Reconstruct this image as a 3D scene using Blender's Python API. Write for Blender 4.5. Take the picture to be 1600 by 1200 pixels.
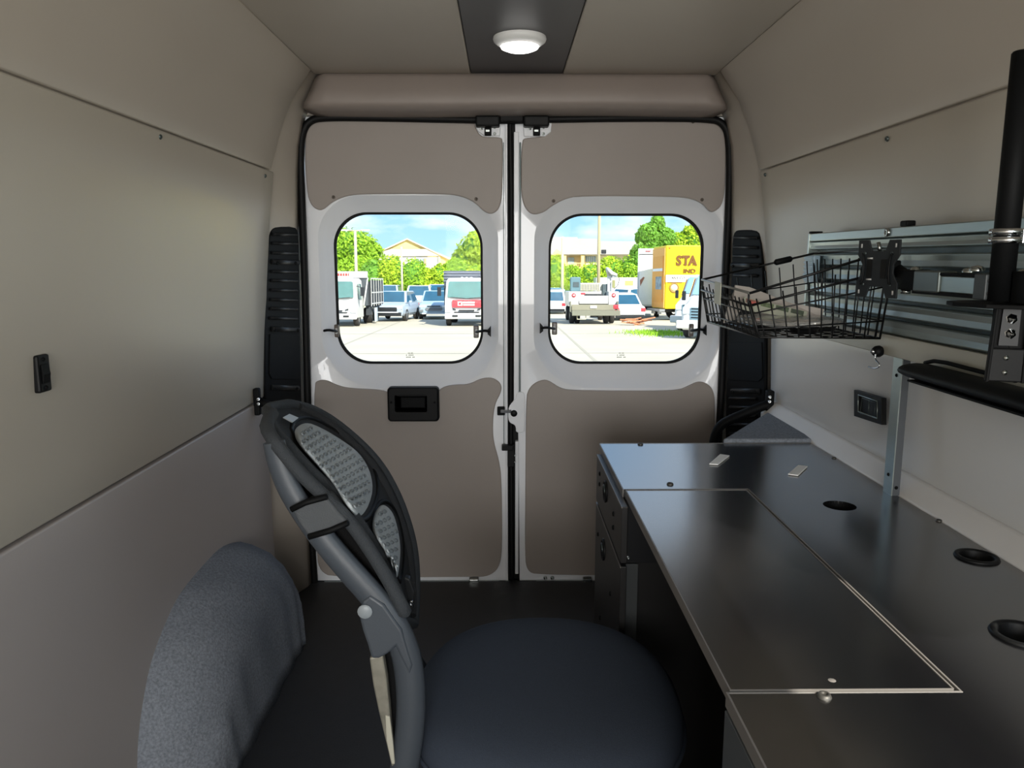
import bpy, bmesh, math, random
import numpy as np
from mathutils import Vector, Matrix
random.seed(7)
PI = math.pi
SC = bpy.context.scene
COL = SC.collection
for o in list(bpy.data.objects): bpy.data.objects.remove(o)

# ---------------------------------------------------------------- camera
F = 1200.0; PITCH = math.atan(198/1200); YAW = math.atan(12/1216); CAMZ = 1.27
cam = bpy.data.objects.new('camera', bpy.data.cameras.new('camera'))
COL.objects.link(cam); SC.camera = cam
cam.location = (0, 0, CAMZ)
cam.rotation_euler = (PI/2-PITCH, 0, -YAW)
cam.data.sensor_width = 36; cam.data.lens = 36*F/1600
cam.data.clip_start = .02; cam.data.clip_end = 600

# ---------------------------------------------------------------- light
SKY_STRENGTH = 0.64
w = bpy.data.worlds.new('sky'); SC.world = w; w.use_nodes = True
nt = w.node_tree; N = nt.nodes; Lk = nt.links
for n in list(N): N.remove(n)
out = N.new('ShaderNodeOutputWorld'); bg = N.new('ShaderNodeBackground')
tc = N.new('ShaderNodeTexCoord'); sep = N.new('ShaderNodeSeparateXYZ'); Lk.new(tc.outputs['Generated'], sep.inputs[0])
rampb = N.new('ShaderNodeValToRGB'); Lk.new(sep.outputs['Z'], rampb.inputs[0])
cr = rampb.color_ramp; cr.elements[0].position = 0; cr.elements[0].color = (.46, .76, 1, 1)
cr.elements[1].position = 1; cr.elements[1].color = (.16, .36, .75, 1)
e = cr.elements.new(.10); e.color = (.28, .60, 1, 1)
e = cr.elements.new(.35); e.color = (.25, .55, 1, 1)
mp = N.new('ShaderNodeMapping'); mp.inputs['Scale'].default_value = (1, 1, 3.0); mp.inputs['Location'].default_value = (1.3, .2, .1)
Lk.new(tc.outputs['Generated'], mp.inputs[0])
nz = N.new('ShaderNodeTexNoise'); nz.inputs['Scale'].default_value = 4.2; nz.inputs['Detail'].default_value = 8; nz.inputs['Roughness'].default_value = .55
Lk.new(mp.outputs[0], nz.inputs['Vector'])
cramp = N.new('ShaderNodeValToRGB'); Lk.new(nz.outputs['Fac'], cramp.inputs[0])
cramp.color_ramp.elements[0].position = .465; cramp.color_ramp.elements[1].position = .62
mixc = N.new('ShaderNodeMixRGB'); Lk.new(cramp.outputs[0], mixc.inputs[0]); Lk.new(rampb.outputs[0], mixc.inputs[1])
mixc.inputs[2].default_value = (1.0, 1.03, 1.06, 1)
Lk.new(mixc.outputs[0], bg.inputs[0]); bg.inputs[1].default_value = SKY_STRENGTH
Lk.new(bg.outputs[0], out.inputs[0])

sun = bpy.data.objects.new('sun', bpy.data.lights.new('sun', 'SUN')); COL.objects.link(sun)
sun.data.energy = 4.2; sun.data.angle = math.radians(.6); sun.data.color = (1, .95, .84)
sun.rotation_euler = Vector((-.40, .72, -.66)).to_track_quat('-Z', 'Y').to_euler()

def area(name, loc, d, sx, sy, power, color):
    l = bpy.data.objects.new(name, bpy.data.lights.new(name, 'AREA')); COL.objects.link(l)
    l.data.shape = 'RECTANGLE'; l.data.size = sx; l.data.size_y = sy; l.data.energy = power; l.data.color = color
    l.location = loc; l.rotation_euler = Vector(d).to_track_quat('-Z', 'Y').to_euler()
    return l
area('windscreen_daylight', (.04, -2.3, 1.25), (0, 1, -.14), 1.3, .95, 33, (1, .98, .94))
area('side_door_daylight', (.80, .05, 1.15), (-1, .25, -.1), .8, 1.2, 2.2, (.97, 1, .93))

SC.view_settings.view_transform = 'Standard'; SC.view_settings.look = 'None'
SC.view_settings.gamma = 1; SC.view_settings.use_curve_mapping = False
SC.view_settings.exposure = 1.0

# ---------------------------------------------------------------- helpers
_R = (Matrix.Rotation(-YAW, 3, 'Z') @ Matrix.Rotation(-PITCH, 3, 'X'))
def ray(u, v): return _R @ Vector(((u-800)/F, 1.0, -(v-600)/F))
def on(u, v, ax, val):
    "point of a known plane (ax = 0,1,2 for x,y,z = val) measured in the photograph"
    r = ray(u, v); o = Vector((0, 0, CAMZ)); t = (val-o[ax])/r[ax]; return o+r*t
def onp(u, v, p, n):
    r = ray(u, v); o = Vector((0, 0, CAMZ)); p = Vector(p); n = Vector(n)
    return o+r*((p-o).dot(n)/r.dot(n))
def proj(p):
    d = _R.transposed() @ (Vector(p)-Vector((0, 0, CAMZ)))
    return 800+F*d.x/d.y, 600-F*d.z/d.y
def hexc(h):
    h = h.lstrip('#'); c = [int(h[i:i+2], 16)/255 for i in (0, 2, 4)]
    return tuple((x/12.92 if x <= .04045 else ((x+.055)/1.055)**2.4) for x in c)+(1,)
MATS = {}
def mat(name, color, rough=.5, metal=0, noise=0, nscale=8, bump=0, bscale=200, spec=.5, emit=None, island=0, coat=0, stretch=None, sheen=0):
    if name in MATS: return MATS[name]
    m = bpy.data.materials.new(name); m.use_nodes = True; MATS[name] = m
    n = m.node_tree.nodes; l = m.node_tree.links; b = n['Principled BSDF']
    c = hexc(color) if isinstance(color, str) else tuple(color)
    b.inputs['Base Color'].default_value = c; b.inputs['Roughness'].default_value = rough
    b.inputs['Metallic'].default_value = metal; b.inputs['Specular IOR Level'].default_value = spec
    b.inputs['Coat Weight'].default_value = coat; b.inputs['Sheen Weight'].default_value = sheen
    t = n.new('ShaderNodeTexCoord'); src = t.outputs['Object']
    if stretch:
        mm = n.new('ShaderNodeMapping'); mm.inputs['Scale'].default_value = stretch; l.new(src, mm.inputs[0]); src = mm.outputs[0]
    if noise or True:
        z = n.new('ShaderNodeTexNoise'); z.inputs['Scale'].default_value = nscale; z.inputs['Detail'].default_value = 5
        l.new(src, z.inputs['Vector'])
        k = n.new('ShaderNodeHueSaturation'); k.inputs['Color'].default_value = c
        mr = n.new('ShaderNodeMapRange'); mr.inputs['From Min'].default_value = .25; mr.inputs['From Max'].default_value = .75
        a = noise if noise else .03
        mr.inputs['To Min'].default_value = 1-a; mr.inputs['To Max'].default_value = 1+a
        l.new(z.outputs['Fac'], mr.inputs['Value'])
        val = mr.outputs[0]
        if island:
            g = n.new('ShaderNodeNewGeometry'); mi = n.new('ShaderNodeMapRange')
            mi.inputs['To Min'].default_value = 1-island; mi.inputs['To Max'].default_value = 1+island
            l.new(g.outputs['Random Per Island'], mi.inputs['Value'])
            mu = n.new('ShaderNodeMath'); mu.operation = 'MULTIPLY'; l.new(val, mu.inputs[0]); l.new(mi.outputs[0], mu.inputs[1]); val = mu.outputs[0]
        l.new(val, k.inputs['Value']); l.new(k.outputs[0], b.inputs['Base Color'])
    if bump:
        z2 = n.new('ShaderNodeTexNoise'); z2.inputs['Scale'].default_value = bscale; z2.inputs['Detail'].default_value = 3
        l.new(src, z2.inputs['Vector'])
        bp = n.new('ShaderNodeBump'); bp.inputs['Strength'].default_value = bump; bp.inputs['Distance'].default_value = .002
        l.new(z2.outputs['Fac'], bp.inputs['Height']); l.new(bp.outputs[0], b.inputs['Normal'])
    if emit:
        b.inputs['Emission Color'].default_value = (*emit[:3], 1); b.inputs['Emission Strength'].default_value = emit[3]
    return m
def glass_mat(name, tint, refl=.06, rough=0.0):
    m = bpy.data.materials.new(name); m.use_nodes = True; MATS[name] = m
    n = m.node_tree.nodes; l = m.node_tree.links
    for x in list(n): n.remove(x)
    o = n.new('ShaderNodeOutputMaterial'); t = n.new('ShaderNodeBsdfTransparent'); t.inputs[0].default_value = (*tint, 1)
    g = n.new('ShaderNodeBsdfGlossy'); g.inputs['Roughness'].default_value = rough
    lw = n.new('ShaderNodeLayerWeight'); lw.inputs[0].default_value = .15
    mu = n.new('ShaderNodeMath'); mu.operation = 'MULTIPLY_ADD'; mu.inputs[1].default_value = .12; mu.inputs[2].default_value = refl
    l.new(lw.outputs['Fresnel'], mu.inputs[0])
    mx = n.new('ShaderNodeMixShader'); l.new(mu.outputs[0], mx.inputs[0]); l.new(t.outputs[0], mx.inputs[1]); l.new(g.outputs[0], mx.inputs[2])
    l.new(mx.outputs[0], o.inputs[0]); return m

def setp(o, label=None, cat=None, group=None, kind=None):
    if label: o['label'] = label
    if cat: o['category'] = cat
    if group: o['group'] = group
    if kind: o['kind'] = kind
    return o
def thing(name, loc, label, cat, group=None, rot=(0, 0, 0)):
    o = bpy.data.objects.new(name, None); COL.objects.link(o); o.empty_display_size = .05
    o.location = loc; o.rotation_euler = rot
    return setp(o, label, cat, group)
def rootloc(o):
    v = Vector((0, 0, 0))
    while o is not None: v += o.location; o = o.parent
    return v
class MB:
    def __init__(s): s.v = []; s.f = []; s.sm = []; s.mi = []
    def add(s, V, Fs, smooth=False, m=0):
        k = len(s.v); s.v += [tuple(p) for p in V]
        for f in Fs: s.f.append([i+k for i in f]); s.sm.append(smooth); s.mi.append(m)
        return s
    def bm(s, b, smooth=False, m=0):
        b.verts.index_update(); return s.add([v.co.copy() for v in b.verts], [[v.index for v in f.verts] for f in b.faces], smooth, m)
    def box(s, c, d, rot=None, bev=0, seg=2, m=0, smooth=False):
        b = bmesh.new(); bmesh.ops.create_cube(b, size=1)
        for v in b.verts: v.co = Vector((v.co.x*d[0], v.co.y*d[1], v.co.z*d[2]))
        if bev: bmesh.ops.bevel(b, geom=list(b.edges), offset=bev, segments=seg, affect='EDGES', profile=.5)
        R = rot if rot is not None else Matrix.Identity(3)
        for v in b.verts: v.co = R @ v.co + Vector(c)
        s.bm(b, smooth, m); b.free(); return s
    def bb(s, x0, x1, y0, y1, z0, z1, **k): return s.box(((x0+x1)/2, (y0+y1)/2, (z0+z1)/2), (x1-x0, y1-y0, z1-z0), **k)
    def tube(s, pts, r, n=8, closed=False, caps=True, m=0, flat=None, smooth=True, up=None):
        pts = [Vector(p) for p in pts]; k = len(pts); rs = r if isinstance(r, (list, tuple)) else [r]*k
        V = []; prev = None
        for i, p in enumerate(pts):
            if closed: t = (pts[(i+1) % k]-pts[i-1])
            else: t = pts[min(i+1, k-1)]-pts[max(i-1, 0)]
            t.normalize()
            if prev is None:
                a = Vector(up) if up else (Vector((0, 0, 1)) if abs(t.z) < .9 else Vector((1, 0, 0)))
                x = t.cross(a).normalized()
            else: x = (prev-t*prev.dot(t)).normalized()
            prev = x; y = t.cross(x)
            for j in range(n):
                a = 2*PI*j/n; fx, fy = (flat if flat else (1, 1))
                V.append(p+x*math.cos(a)*rs[i]*fx+y*math.sin(a)*rs[i]*fy)
        Fs = []
        for i in range(k if closed else k-1):
            for j in range(n):
                a = i*n+j; b_ = i*n+(j+1) % n; c = ((i+1) % k)*n+(j+1) % n; d = ((i+1) % k)*n+j
                Fs.append((a, d, c, b_))
        s.add(V, Fs, smooth, m)
        if caps and not closed:
            o = len(s.v)-len(V)
            s.f.append([o+j for j in range(n)]); s.sm.append(False); s.mi.append(m)
            s.f.append([o+(k-1)*n+j for j in reversed(range(n))]); s.sm.append(False); s.mi.append(m)
        return s
    def cyl(s, a, b, r, n=16, r2=None, m=0): return s.tube([a, b], [r, r if r2 is None else r2], n, m=m)
    def prism(s, pts, off, smooth=False, m=0):
        "flat outline extruded by a vector"
        pts = [Vector(p) for p in pts]; off = Vector(off); k = len(pts)
        s.add(pts+[p+off for p in pts], [list(range(k)), list(range(2*k-1, k-1, -1))]+[(i, i+k, (i+1) % k+k, (i+1) % k) for i in range(k)], smooth, m); return s
    def grid(s, rows, smooth=True, closeu=False, closev=False, m=0):
        a = len(rows); b = len(rows[0]); V = [p for r in rows for p in r]; Fs = []
        for i in range(a if closev else a-1):
            for j in range(b if closeu else b-1):
                Fs.append((i*b+j, i*b+(j+1) % b, ((i+1) % a)*b+(j+1) % b, ((i+1) % a)*b+j))
        s.add(V, Fs, smooth, m); return s
    def lathe(s, prof, c, ax=(0, 0, 1), n=24, m=0, smooth=True):
        ax = Vector(ax).normalized(); x = ax.orthogonal().normalized(); y = ax.cross(x); c = Vector(c)
        rows = [[c+ax*h+(x*math.cos(2*PI*j/n)+y*math.sin(2*PI*j/n))*r for j in range(n)] for r, h in prof]
        return s.grid(rows, smooth, closeu=True, m=m)
    def build(s, name, mt, parent=None, world=True, bev=0, bseg=2, solid=0, sub=0, fix=True):
        me = bpy.data.meshes.new(name); off = Vector((0, 0, 0)); loc = None
        if parent is not None:
            if world: off = rootloc(parent)
        elif world and s.v:
            xs = [p[0] for p in s.v]; ys = [p[1] for p in s.v]; zs = [p[2] for p in s.v]
            off = Vector(((min(xs)+max(xs))/2, (min(ys)+max(ys))/2, min(zs))); loc = off
        me.from_pydata([tuple(Vector(p)-off) for p in s.v], [], s.f)
        for p, q, mi in zip(me.polygons, s.sm, s.mi): p.use_smooth = q; p.material_index = mi
        for x in (mt if isinstance(mt, (list, tuple)) else [mt]): me.materials.append(x)
        if fix:
            b = bmesh.new(); b.from_mesh(me); bmesh.ops.remove_doubles(b, verts=b.verts, dist=1e-5)
            bmesh.ops.recalc_face_normals(b, faces=b.faces); b.to_mesh(me); b.free()
        o = bpy.data.objects.new(name, me); COL.objects.link(o)
        if parent is not None: o.parent = parent
        elif loc is not None: o.location = loc
        if solid: q = o.modifiers.new('s', 'SOLIDIFY'); q.thickness = solid; q.offset = 0
        if bev:
            q = o.modifiers.new('b', 'BEVEL'); q.width = bev; q.segments = bseg; q.limit_method = 'ANGLE'; q.angle_limit = math.radians(40)
        if sub: q = o.modifiers.new('ss', 'SUBSURF'); q.levels = sub; q.render_levels = sub
        return o
def smoothpoly(pts, it=2, closed=True):
    pts = [Vector(p) for p in pts]
    for _ in range(it):
        q = []; n = len(pts)
        rng = range(n) if closed else range(n-1)
        if not closed: q.append(pts[0])
        for i in rng:
            a, b = pts[i], pts[(i+1) % n]; q += [a*.75+b*.25, a*.25+b*.75]
        if not closed: q.append(pts[-1])
        pts = q
    return pts
def text_mesh(txt, size, ext, bold=0):
    c = bpy.data.curves.new('t', 'FONT'); c.body = txt; c.size = size; c.extrude = ext; c.offset = bold; c.align_x = 'LEFT'; c.resolution_u = 3
    o = bpy.data.objects.new('t', c); COL.objects.link(o)
    bpy.context.view_layer.update()
    me = bpy.data.meshes.new_from_object(o.evaluated_get(bpy.context.evaluated_depsgraph_get()))
    bpy.data.objects.remove(o); return me
def put_text(name, txt, size, ext, M4, mt, parent, bold=0):
    me = text_mesh(txt, size, ext, bold); me.transform(M4); me.materials.clear(); me.materials.append(mt)
    o = bpy.data.objects.new(name, me); COL.objects.link(o); o.parent = parent; return o
def plate_screw(parent, p, n, r=.006, mt=None, name='screw'):
    n = Vector(n).normalized(); p = Vector(p)
    return MB().lathe([(0.0001, .3*r), (r*.45, .35*r), (r*.5, .55*r), (r*.8, .5*r), (r, .15*r), (r, -.2*r)], p, n, 10).build(name, mt or M_SCREW, parent)

# ---------------------------------------------------------------- materials
M_VINYL = mat('vinyl_headliner', '#b8afa3', .42, noise=.02, nscale=3, bump=.05, bscale=900)
M_VINYL_D = mat('vinyl_door_panel', '#9f968f', .5, noise=.03, nscale=4, bump=.06, bscale=900)
M_VINYL_P = mat('vinyl_wall_panel', '#b9b2a5', .30, noise=.02, nscale=3, bump=.03, bscale=900)
M_VINYL_L = mat('vinyl_lower_panel', '#b1aaa6', .42, noise=.025, nscale=3, bump=.05, bscale=900)
M_WHITEPANEL = mat('white_laminate', '#d9d8d5', .22, noise=.015, nscale=3)
M_STEEL = mat('white_painted_steel', '#eff1f5', .3, noise=.02, nscale=5, coat=.4)
M_RUBBER = mat('black_rubber', '#0a0a0b', .6, bump=.1, bscale=300, spec=.3)
M_BLACKP = mat('black_plastic', '#0e0f10', .52, bump=.06, bscale=500, spec=.22)
M_BLACKM = mat('black_powdercoat', '#0d0e0f', .6, bump=.08, bscale=700, spec=.15)
M_FLOOR = mat('black_vinyl_floor', '#232426', .55, noise=.12, nscale=30, bump=.25, bscale=350)
M_CARPET = mat('blue_grey_carpet', '#7e848d', 1, noise=.32, nscale=170, bump=.6, bscale=420, spec=.1)
M_DARKCEIL = mat('charcoal_ceiling_panel', '#4b4a4d', .45, noise=.04)
M_DESK = mat('black_satin_laminate', '#0c0c0f', .205, noise=.08, nscale=40, spec=1.0)
M_DESK.node_tree.nodes['Principled BSDF'].inputs['IOR'].default_value = 2.3
M_DESKD = mat('black_laminate_front', '#1c1b1b', .42, noise=.06, nscale=40)
M_EDGE = mat('grey_edge_banding', '#77736f', .4)
M_ALU = mat('brushed_aluminium', '#a3adaa', .33, metal=.85, noise=.05, nscale=20, stretch=(40, 1, 40))
M_ALUD = mat('dark_aluminium', '#57605f', .4, metal=.7)  # darker, duller aluminium for screws, channels and the rail back
M_CHROME = mat('chrome', '#c9ccce', .12, metal=1)
M_ZINC = mat('zinc_plated', '#b5bab8', .22, metal=1)
M_SCREW = mat('bronze_screw', '#6d655e', .35, metal=.8)
M_SEAT = mat('navy_seat_fabric', '#3e4653', .95, noise=.08, nscale=300, bump=.5, bscale=900, spec=.2)
M_MESH = mat('black_mesh_fabric', '#26282b', .8, bump=.8, bscale=600)
M_CHAIRF = mat('grey_chair_plastic', '#42484f', .42, bump=.08, bscale=500)
M_PAD = mat('silver_grey_pad', '#bcc3c6', .75, noise=.12, nscale=90, bump=.9, bscale=240)
M_WHITE = mat('white_matte', '#f4f4f2', .5)
M_TAG = mat('white_tag', '#c3c3c0', .45)
M_VENT = mat('vent_plastic', '#0c0d0e', .6, spec=.12)
M_LOUV = mat('louvre_plastic', '#1b1d1f', .4, spec=.4)
M_FOIL = mat('crumpled_foil', '#d4d4d2', .25, metal=.7, bump=1, bscale=70)
M_CARD = mat('grey_cardboard', '#b9b2ab', .7)
M_GLASS = glass_mat('window_glass', (.97, .985, .975), .004)
def outline(px, y): return [on(u, v, 1, y) for u, v in px]
# ================================================================ the van interior shell
MX = lambda x: .08-x
PROF = [(-.835, 0), (-.84, .4), (-.84, .78), (-.83, 1.0), (-.820, 1.17), (-.80, 1.40), (-.782, 1.555), (-.752, 1.68), (-.712, 1.79), (-.646, 1.895)]
PROFR = [(-.760, 0), (-.763, .4), (-.764, .78), (-.762, 1.0), (-.759, 1.17), (-.752, 1.40), (-.745, 1.555), (-.738, 1.66), (-.715, 1.765), (-.646, 1.90)]
def lerp(a, b, t): return a+(b-a)*t
def proff(z, P=PROF):
    for (x0, z0), (x1, z1) in zip(P, P[1:]):
        if z <= z1: return lerp(x0, x1, (z-z0)/(z1-z0))
    return P[-1][0]
def struct(name, mb, mt, **k):
    o = mb.build(name, mt, None, **k); o['kind'] = 'structure'; return o
# floor
fl = MB().bb(-.86, .94, -2.6, 2.885, -.03, 0)
floor = struct('floor', fl, M_FLOOR)
# ceiling
c = MB(); c.bb(-.70, .78, -2.6, 3.02, 1.905, 1.93); ceiling = struct('ceiling', c, M_DARKCEIL)
MB().bb(-.655, -.116, -2.5, 2.80, 1.893, 1.906, bev=.004).build('fabric_panel', M_VINYL, ceiling)
MB().bb(.204, .735, -2.5, 2.80, 1.893, 1.906, bev=.004).build('fabric_panel', M_VINYL, ceiling)
MB().bb(-.113, .201, -2.5, 2.80, 1.896, 1.905, bev=.002).build('centre_panel', M_DARKCEIL, ceiling)
# side walls (shell sweeps into the rear opening)
def shell(side, y0=-2.6):
    m = (lambda x: x) if side < 0 else MX
    rows = []
    for y, t in ((y0, 0), (2.40, 0), (2.62, 0), (2.70, .28), (2.78, .62), (2.84, .88), (2.89, 1)):
        rows.append([Vector((m(lerp(a[0]-.010, b[0], t)), y, lerp(a[1], b[1], t))) for a, b in zip(PROF, PROFR)])
    mb = MB(); mb.grid(rows)
    back = [[p+Vector((-.03 if side < 0 else .03, 0, 0)) for p in r] for r in rows]; mb.grid(back)
    for i in (0, -1): mb.grid([rows[i], back[i]])
    mb.grid([[r[0] for r in rows], [r[0] for r in back]]); mb.grid([[r[-1] for r in rows], [r[-1] for r in back]])
    return mb
wl = struct('wall_left', shell(-1), M_VINYL)
def wall_panel(side, z0, z1, y0, y1, mt, name, th=.012, n=10, yr=None, parent=None, curve=.0, extra=0):
    m = (lambda x: x) if side < 0 else MX
    rows = []; ny = 24
    for i in range(n+1):
        z = lerp(z0, z1, i/n); r = []
        for j in range(ny+1):
            y = lerp(y0, y1 + (yr(i/n) if yr else 0), j/ny)
            r.append((z, y))
        rows.append(r)
    edge = .010
    def P(z, y, d): return Vector((m(proff(z)+d), y, z))
    mb = MB(); front = []
    for i, r in enumerate(rows):
        rr = []
        for j, (z, y) in enumerate(r):
            d = th+extra
            rr.append(P(z, y, d))
        front.append(rr)
    mb.grid(front)
    back = [[P(z, y, -.004) for z, y in r] for r in rows]
    mb.grid([[p for p in front[0]], back[0]], smooth=False); mb.grid([front[-1], back[-1]], smooth=False)
    mb.grid([[r[0] for r in front], [r[0] for r in back]], smooth=False); mb.grid([[r[-1] for r in front], [r[-1] for r in back]], smooth=False)
    return mb.build(name, mt, parent, bev=.005, bseg=3)
wall_panel(-1, 1.558, 1.892, -2.5, 2.66, M_VINYL, 'upper_panel', th=.002, parent=wl, yr=lambda t: .06*t)
wall_panel(-1, .795, 1.552, -.8, 2.63, M_VINYL_P, 'middle_panel', th=.011, parent=wl, yr=lambda t: .03*t)
wall_panel(-1, .02, .790, -2.5, 2.62, M_VINYL_L, 'lower_panel', th=.016, parent=wl)
for u, v in ((251, 214), (415, 275)):
    p = on(u, v, 0, -.772); plate_screw(wl, (p.x-.001, p.y, p.z), (1, 0, -.2), .006, M_ALUD)
# right wall, with the open side doorway beside the camera
wr_mb = shell(1, .62); wr = struct('wall_right', wr_mb, M_VINYL)
fr = MB(); fr.bb(.86, .93, -2.6, -.5, 0, 1.95); fr.bb(.72, .93, -.5, .62, 1.72, 1.95); fr.build('front_section', M_VINYL, wr)
wall_panel(1, 1.558, 1.892, .64, 2.66, M_VINYL, 'upper_panel', th=.002, parent=wr, yr=lambda t: .06*t)
wall_panel(1, 1.065, 1.552, .64, 2.60, M_VINYL_P, 'middle_panel', th=.011, parent=wr, yr=lambda t: .03*t)
wall_panel(1, .787, 1.060, .64, 2.56, M_WHITEPANEL, 'lower_panel', th=.016, parent=wr)
mb = MB(); mb.prism([(.905, .64, .795), (.905, .64, .0), (.859, .64, 0), (.859, .64, .758), (.896, .64, .795)], (0, 1.88, 0))
mb.build('ledge', mat('ledge_vinyl', '#dcd9d5', .42), wr, bev=.004)
for u, v in ((1384, 217), (1194, 273)):
    p = on(u, v, 0, .848); plate_screw(wr, (p.x+.003, p.y, p.z), (-1, 0, -.2), .006, M_ALUD)
# cab end with its windscreen opening
cb = MB(); cb.bb(-.86, .94, -2.66, -2.6, -.03, .85); cb.bb(-.86, .94, -2.66, -2.6, 1.80, 1.95); cb.bb(-.86, -.66, -2.66, -2.6, .85, 1.8); cb.bb(.74, .94, -2.66, -2.6, .85, 1.8)
struct('wall_front', cb, M_VINYL)
# padded header above the rear doors
hp = [(2.80, 1.905, .646), (2.785, 1.893, .646), (2.768, 1.890, .650), (2.760, 1.876, .656), (2.750, 1.835, .672), (2.741, 1.795, .690), (2.750, 1.780, .697), (2.785, 1.772, .690), (2.83, 1.768, .672), (2.89, 1.766, .65)]
rows = []
for t in range(41):
    s = t/40; r = []
    for y, z, hx in hp:
        xl, xr = -hx, MX(-hx); x = lerp(xl, xr, s)
        e = min(s, 1-s)*40; rr = .012*max(0, 1-e)**2
        sag = .004*math.sin(s*9)+.003*math.sin(s*23)
        r.append(Vector((x, y+rr*3+sag*.3, z-(.003*math.sin(s*7) if z < 1.85 else 0))))
    rows.append(r)
hd = MB(); hd.grid(rows)
for rr in (rows[0], rows[-1]): hd.add(rr+[Vector((rr[0].x, 2.9, 1.893))], [list(range(len(rr)+1))])
struct('trim_1', hd, mat('header_vinyl', '#91867f', .5, noise=.03, bump=.06, bscale=900))
# body frame around the opening (behind the seal), header blocks daylight
bf = MB(); bf.bb(-.86, -.765, 2.895, 3.02, -.06, 1.95); bf.bb(MX(-.765), .94, 2.895, 3.02, -.06, 1.95); bf.bb(-.80, .88, 2.895, 3.02, 1.775, 1.97)
struct('trim_2', bf, M_VINYL)
# door sill
sb = MB(); sb.bb(-.80, .88, 2.886, 3.02, -.10, -.012)
sill = struct('trim_3', sb, M_RUBBER)
for u0, u1 in ((506, 780), (790, 808), (838, 985)):
    a = on(u0, 909, 1, 2.89); b = on(u1, 909, 1, 2.89)
    MB().bb(a.x, b.x, 2.887, 2.90, -.012, -.004, bev=.0015).build('sill_strip', M_ALU, sill)
for u0, u1 in ((733, 748), (911, 925)):
    a = on(u0, 905, 1, 2.88); b = on(u1, 905, 1, 2.88)
    MB().bb(a.x, b.x, 2.872, 2.90, -.006, .012, bev=.003).build('latch_striker', M_ZINC, sill)
# perimeter rubber seal
sp = [(492, 915), (487, 850), (483, 700), (480, 600), (476, 430), (471, 300), (469, 235), (473, 204), (484, 188), (505, 183), (600, 184), (740, 187),
      (800, 188), (862, 186), (1000, 184), (1110, 185), (1130, 192), (1140, 214), (1140, 300), (1133, 430), (1128, 600), (1122, 700), (1116, 850), (1111, 915)]
pts = smoothpoly([on(u, v, 1, 2.884) for u, v in sp], 2, False)
seal = MB(); seal.tube(pts, .0135, 8); seal_o = struct('trim_4', seal, M_RUBBER)

# ================================================================ rear doors
def loop_star(poly, c, angs):
    out_ = []
    for a in angs:
        d = Vector((math.cos(a), math.sin(a))); best = None
        for i in range(len(poly)):
            p, q = poly[i], poly[(i+1) % len(poly)]; e = q-p; den = d.x*e.y-d.y*e.x
            if abs(den) < 1e-9: continue
            w_ = p-c; t = (w_.x*e.y-w_.y*e.x)/den; u_ = (w_.x*d.y-w_.y*d.x)/den
            if t > 0 and -1e-6 <= u_ <= 1+1e-6 and (best is None or t < best): best = t
        out_.append(c+d*best)
    return out_
def rrect(x0, x1, z0, z1, r, n=14, rb=None):
    rb = rb or r; P = []
    for cx, cz, a0, R_ in ((x1-r, z1-r, 0, r), (x0+r, z1-r, PI/2, r), (x0+rb, z0+rb, PI, rb), (x1-rb, z0+rb, 1.5*PI, rb)):
        for i in range(n+1):
            a = a0+PI/2*i/n; P.append(Vector((cx+R_*math.cos(a), cz+R_*math.sin(a))))
    return P
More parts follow.
